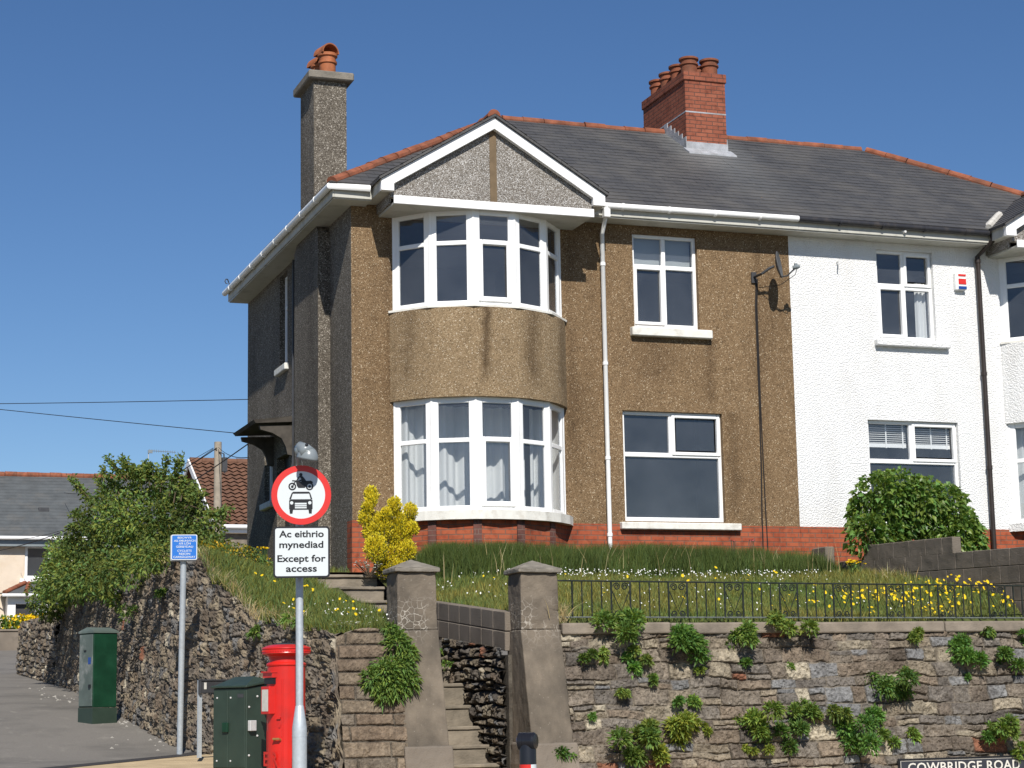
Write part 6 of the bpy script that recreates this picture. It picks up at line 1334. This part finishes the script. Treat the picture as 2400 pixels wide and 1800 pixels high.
# brown tiled house
bh = empty('brown_roofed_house', (6, 36, -.2), 'house with a brown pantile roof and white bargeboard behind the telegraph pole', 'house')
M['pantile'] = simple("brown_pantile", (.16, .082, .052), .85, .2, .3, 4, (.10, .06, .045), dsc=2)
aX = 4.2; ez, rzz, ey, ry = 2.98, 5.46, 32.05, 36.59
t = MB(); rows = 17; nx_ = 34
Pv = []; Fv = []; per = 8
for i in range(rows):
    t0, t1 = i/rows, (i+1.1)/rows
    for k, tt_ in ((0, t0), (1, t1)):
        for j in range(nx_*per//2+1):
            x_ = aX-.15+j*.55/per*1.0; Pv.append((x_, ey-.25+(ry-ey+.25)*tt_, ez-.12+(rzz-ez+.12)*tt_+(.05 if k == 0 else .0)+.030*math.sin(2*math.pi*j/per*2)))
W2 = nx_*per//2+1
for i in range(rows):
    for j in range(W2-1): a_ = i*2*W2+j; Fv.append((a_, a_+1, a_+W2+1, a_+W2))
rfb = link_mesh('roof', Pv, Fv, M['pantile'], None, bh)
t = MB(); t.hexa([(aX-.14, ry, rzz-.10), (aX+9, ry, rzz-.10), (aX+9, 2*ry-ey, ez-.12), (aX-.14, 2*ry-ey, ez-.12), (aX-.14, ry, rzz), (aX+9, ry, rzz), (aX+9, 2*ry-ey, ez), (aX-.14, 2*ry-ey, ez)]); t.build('rear_roof', M['pantile'], bh)
t = MB(); tiles(t, (aX-.15, ry, rzz), (aX+9, ry, rzz), .12, .4); t.build('ridge_tiles', M['pantile'], rfb)
t = MB()
for s_g in (1, -1):
    yA, yB = ry, (ey-.3 if s_g == 1 else 2*ry-ey+.3); d_ = (.05, 0, 0); q = [(aX-.22, yA, rzz+.06), (aX-.22, yA, rzz-.18), (aX-.22, yB, ez-.38), (aX-.22, yB, ez-.12)]; t.prism(q if s_g == 1 else q[::-1], d_)
t.build('bargeboard', M['paint_white'], bh)
t = MB(); t.prism([(aX, ey, -.2), (aX, 2*ry-ey, -.2), (aX, 2*ry-ey, ez-.1), (aX, ry, rzz-.12), (aX, ey, ez-.1)][::-1], (.25, 0, 0)); t.box(aX+.251, aX+9, ey, ey+.25, -.2, ez-.15); t.build('wall', M['stone_plain'] if 'stone_plain' in M else M['concrete'], bh)
t = MB(); t.tube([(aX-.1, ey-.32, ez-.16), (aX+9, ey-.32, ez-.16)], .065, 8); t.box(aX, aX+9, ey-.2, ey-.16, ez-.34, ez-.2); t.build('gutter', M['upvc'], bh)
# telegraph pole and wires
pt_ = at_d(511, 1036, 55); tp = empty('telegraph_pole', (pt_[0], pt_[1], float(gz(pt_[0], pt_[1]))), 'weathered wooden telegraph pole in front of the brown roof', 'telegraph pole')
t = MB(); t.tube([(pt_[0], pt_[1], -.5), (pt_[0], pt_[1], pt_[2])], [.13, .105], 12); smooth_angle(t.build('pole', M['wood_grey'], tp), 60)
t = MB(); t.box(pt_[0]+.10, pt_[0]+.24, pt_[1]-.16, pt_[1]+.05, pt_[2]-.85, pt_[2]-.45); t.tube([(pt_[0], pt_[1]-.12, pt_[2]-.3), (pt_[0]+.14, pt_[1]-.15, pt_[2]-.35), (pt_[0]+.17, pt_[1]-.13, pt_[2]-.9)], .02, 5); t.build('terminal_box', M['dark_metal'], tp)
def wire(A, B, sag, label, r=.011, n=24):
    A, B = np.array(A, float), np.array(B, float); t = MB(); t.tube([A+(B-A)*i/n-np.array((0, 0, 1.0))*sag*4*(i/n)*(1-i/n) for i in range(n+1)], r, 4); tag(t.build('overhead_wire', M['cable']), label, 'wire', 'overhead wires')
ptw = at_d(508, 1050, 54.8)
hc = lambda px, py: at_x(px, py, -.012)          # on the grey side wall near its rear corner
wire(at_d(-900, 946, 45), hc(583, 936), .06, 'upper wire crossing the open sky left of the house', .007)
wire(at_d(-900, 856, 45), hc(583, 1018), .05, 'sloping wire meeting the house wall below the upper wire', .007)
wire(at_d(-60, 1300, 73.6), ptw, .55, 'thick wire climbing from the cream house to the pole past the shrub', .016)
wire(at_d(40, 1265, 74), at_d(500, 1052, 54.8), .5, 'faint wire from the pole over the shrub, upper one', .010)
wire(at_d(150, 1155, 77.5), at_d(500, 1050, 54.8), .45, 'faintest thin wire to the left of the pole', .009)
wire(ptw+(.05, 0, .02), hc(582, 1072), .1, 'thin wire from pole to house wall, upper right', .009)
wire(at_d(190, 1258, 74), hc(582, 1040), .25, 'dark wire rising right across the brown roof', .014)
# aerial on the cream house roof
aB = at_d(348, 1110, 78); aT = at_d(348, 1056, 78); ae = empty('tv_aerial', (aB[0], aB[1], aB[2]-.6), 'thin television aerial above the slate roof behind the shrub', 'aerial')
t = MB(); t.tube([aB-np.array((0, 0, .6)), aT], .018, 5); t.build('mast', M['steel_box'], ae)
e_ = at_d(412, 1060, 78); t = MB(); t.tube([aT, e_], .013, 4)
for i in range(12): q = aT+(e_-aT)*(i+.5)/12; t.tube([q-np.array((.0, .0, .06)), q+np.array((0, 0, .06))], .009, 4)
t.box(aT[0]-.02, aT[0]+.16, aT[1]-.05, aT[1]+.05, aT[2]-.10, aT[2]+.02); t.build('boom', M['lamp_grey'], ae)
# loose chippings on the tarmac
r_ = np.random.default_rng(500); V = []; F = []
for (px, py, n, s_) in ((300, 1694, 90, 14), (250, 1690, 30, 25), (150, 1640, 30, 22), (80, 1618, 20, 20), (450, 1752, 25, 12), (350, 1715, 20, 25), (110, 1632, 20, 18), (200, 1740, 14, 60), (380, 1745, 18, 30)):
    for i in range(n):
        qx, qy = px+r_.normal()*s_, py+r_.normal()*s_*.25; dd = 20.0
        for it in range(200):
            p = at_d(qx, qy, dd)
            if p[2] <= gz(p[0], p[1]): break
            dd += .2
        if p[0] > sbx(p[1])-.05 or r_.random() < .45: continue
        a = .012+.02*r_.random(); b = len(V); V += [p+np.array(v)*a for v in ((-1, -.6, 0), (1, -.7, 0), (.8, .8, 0), (-.7, .7, 0), (.1, 0, .8))]; F += [(b, b+1, b+4), (b+1, b+2, b+4), (b+2, b+3, b+4), (b+3, b, b+4)]
tag(link_mesh('gravel', V, F, M['pebble']), 'pale loose chippings on the tarmac at the wall foot', 'gravel', kind='stuff')
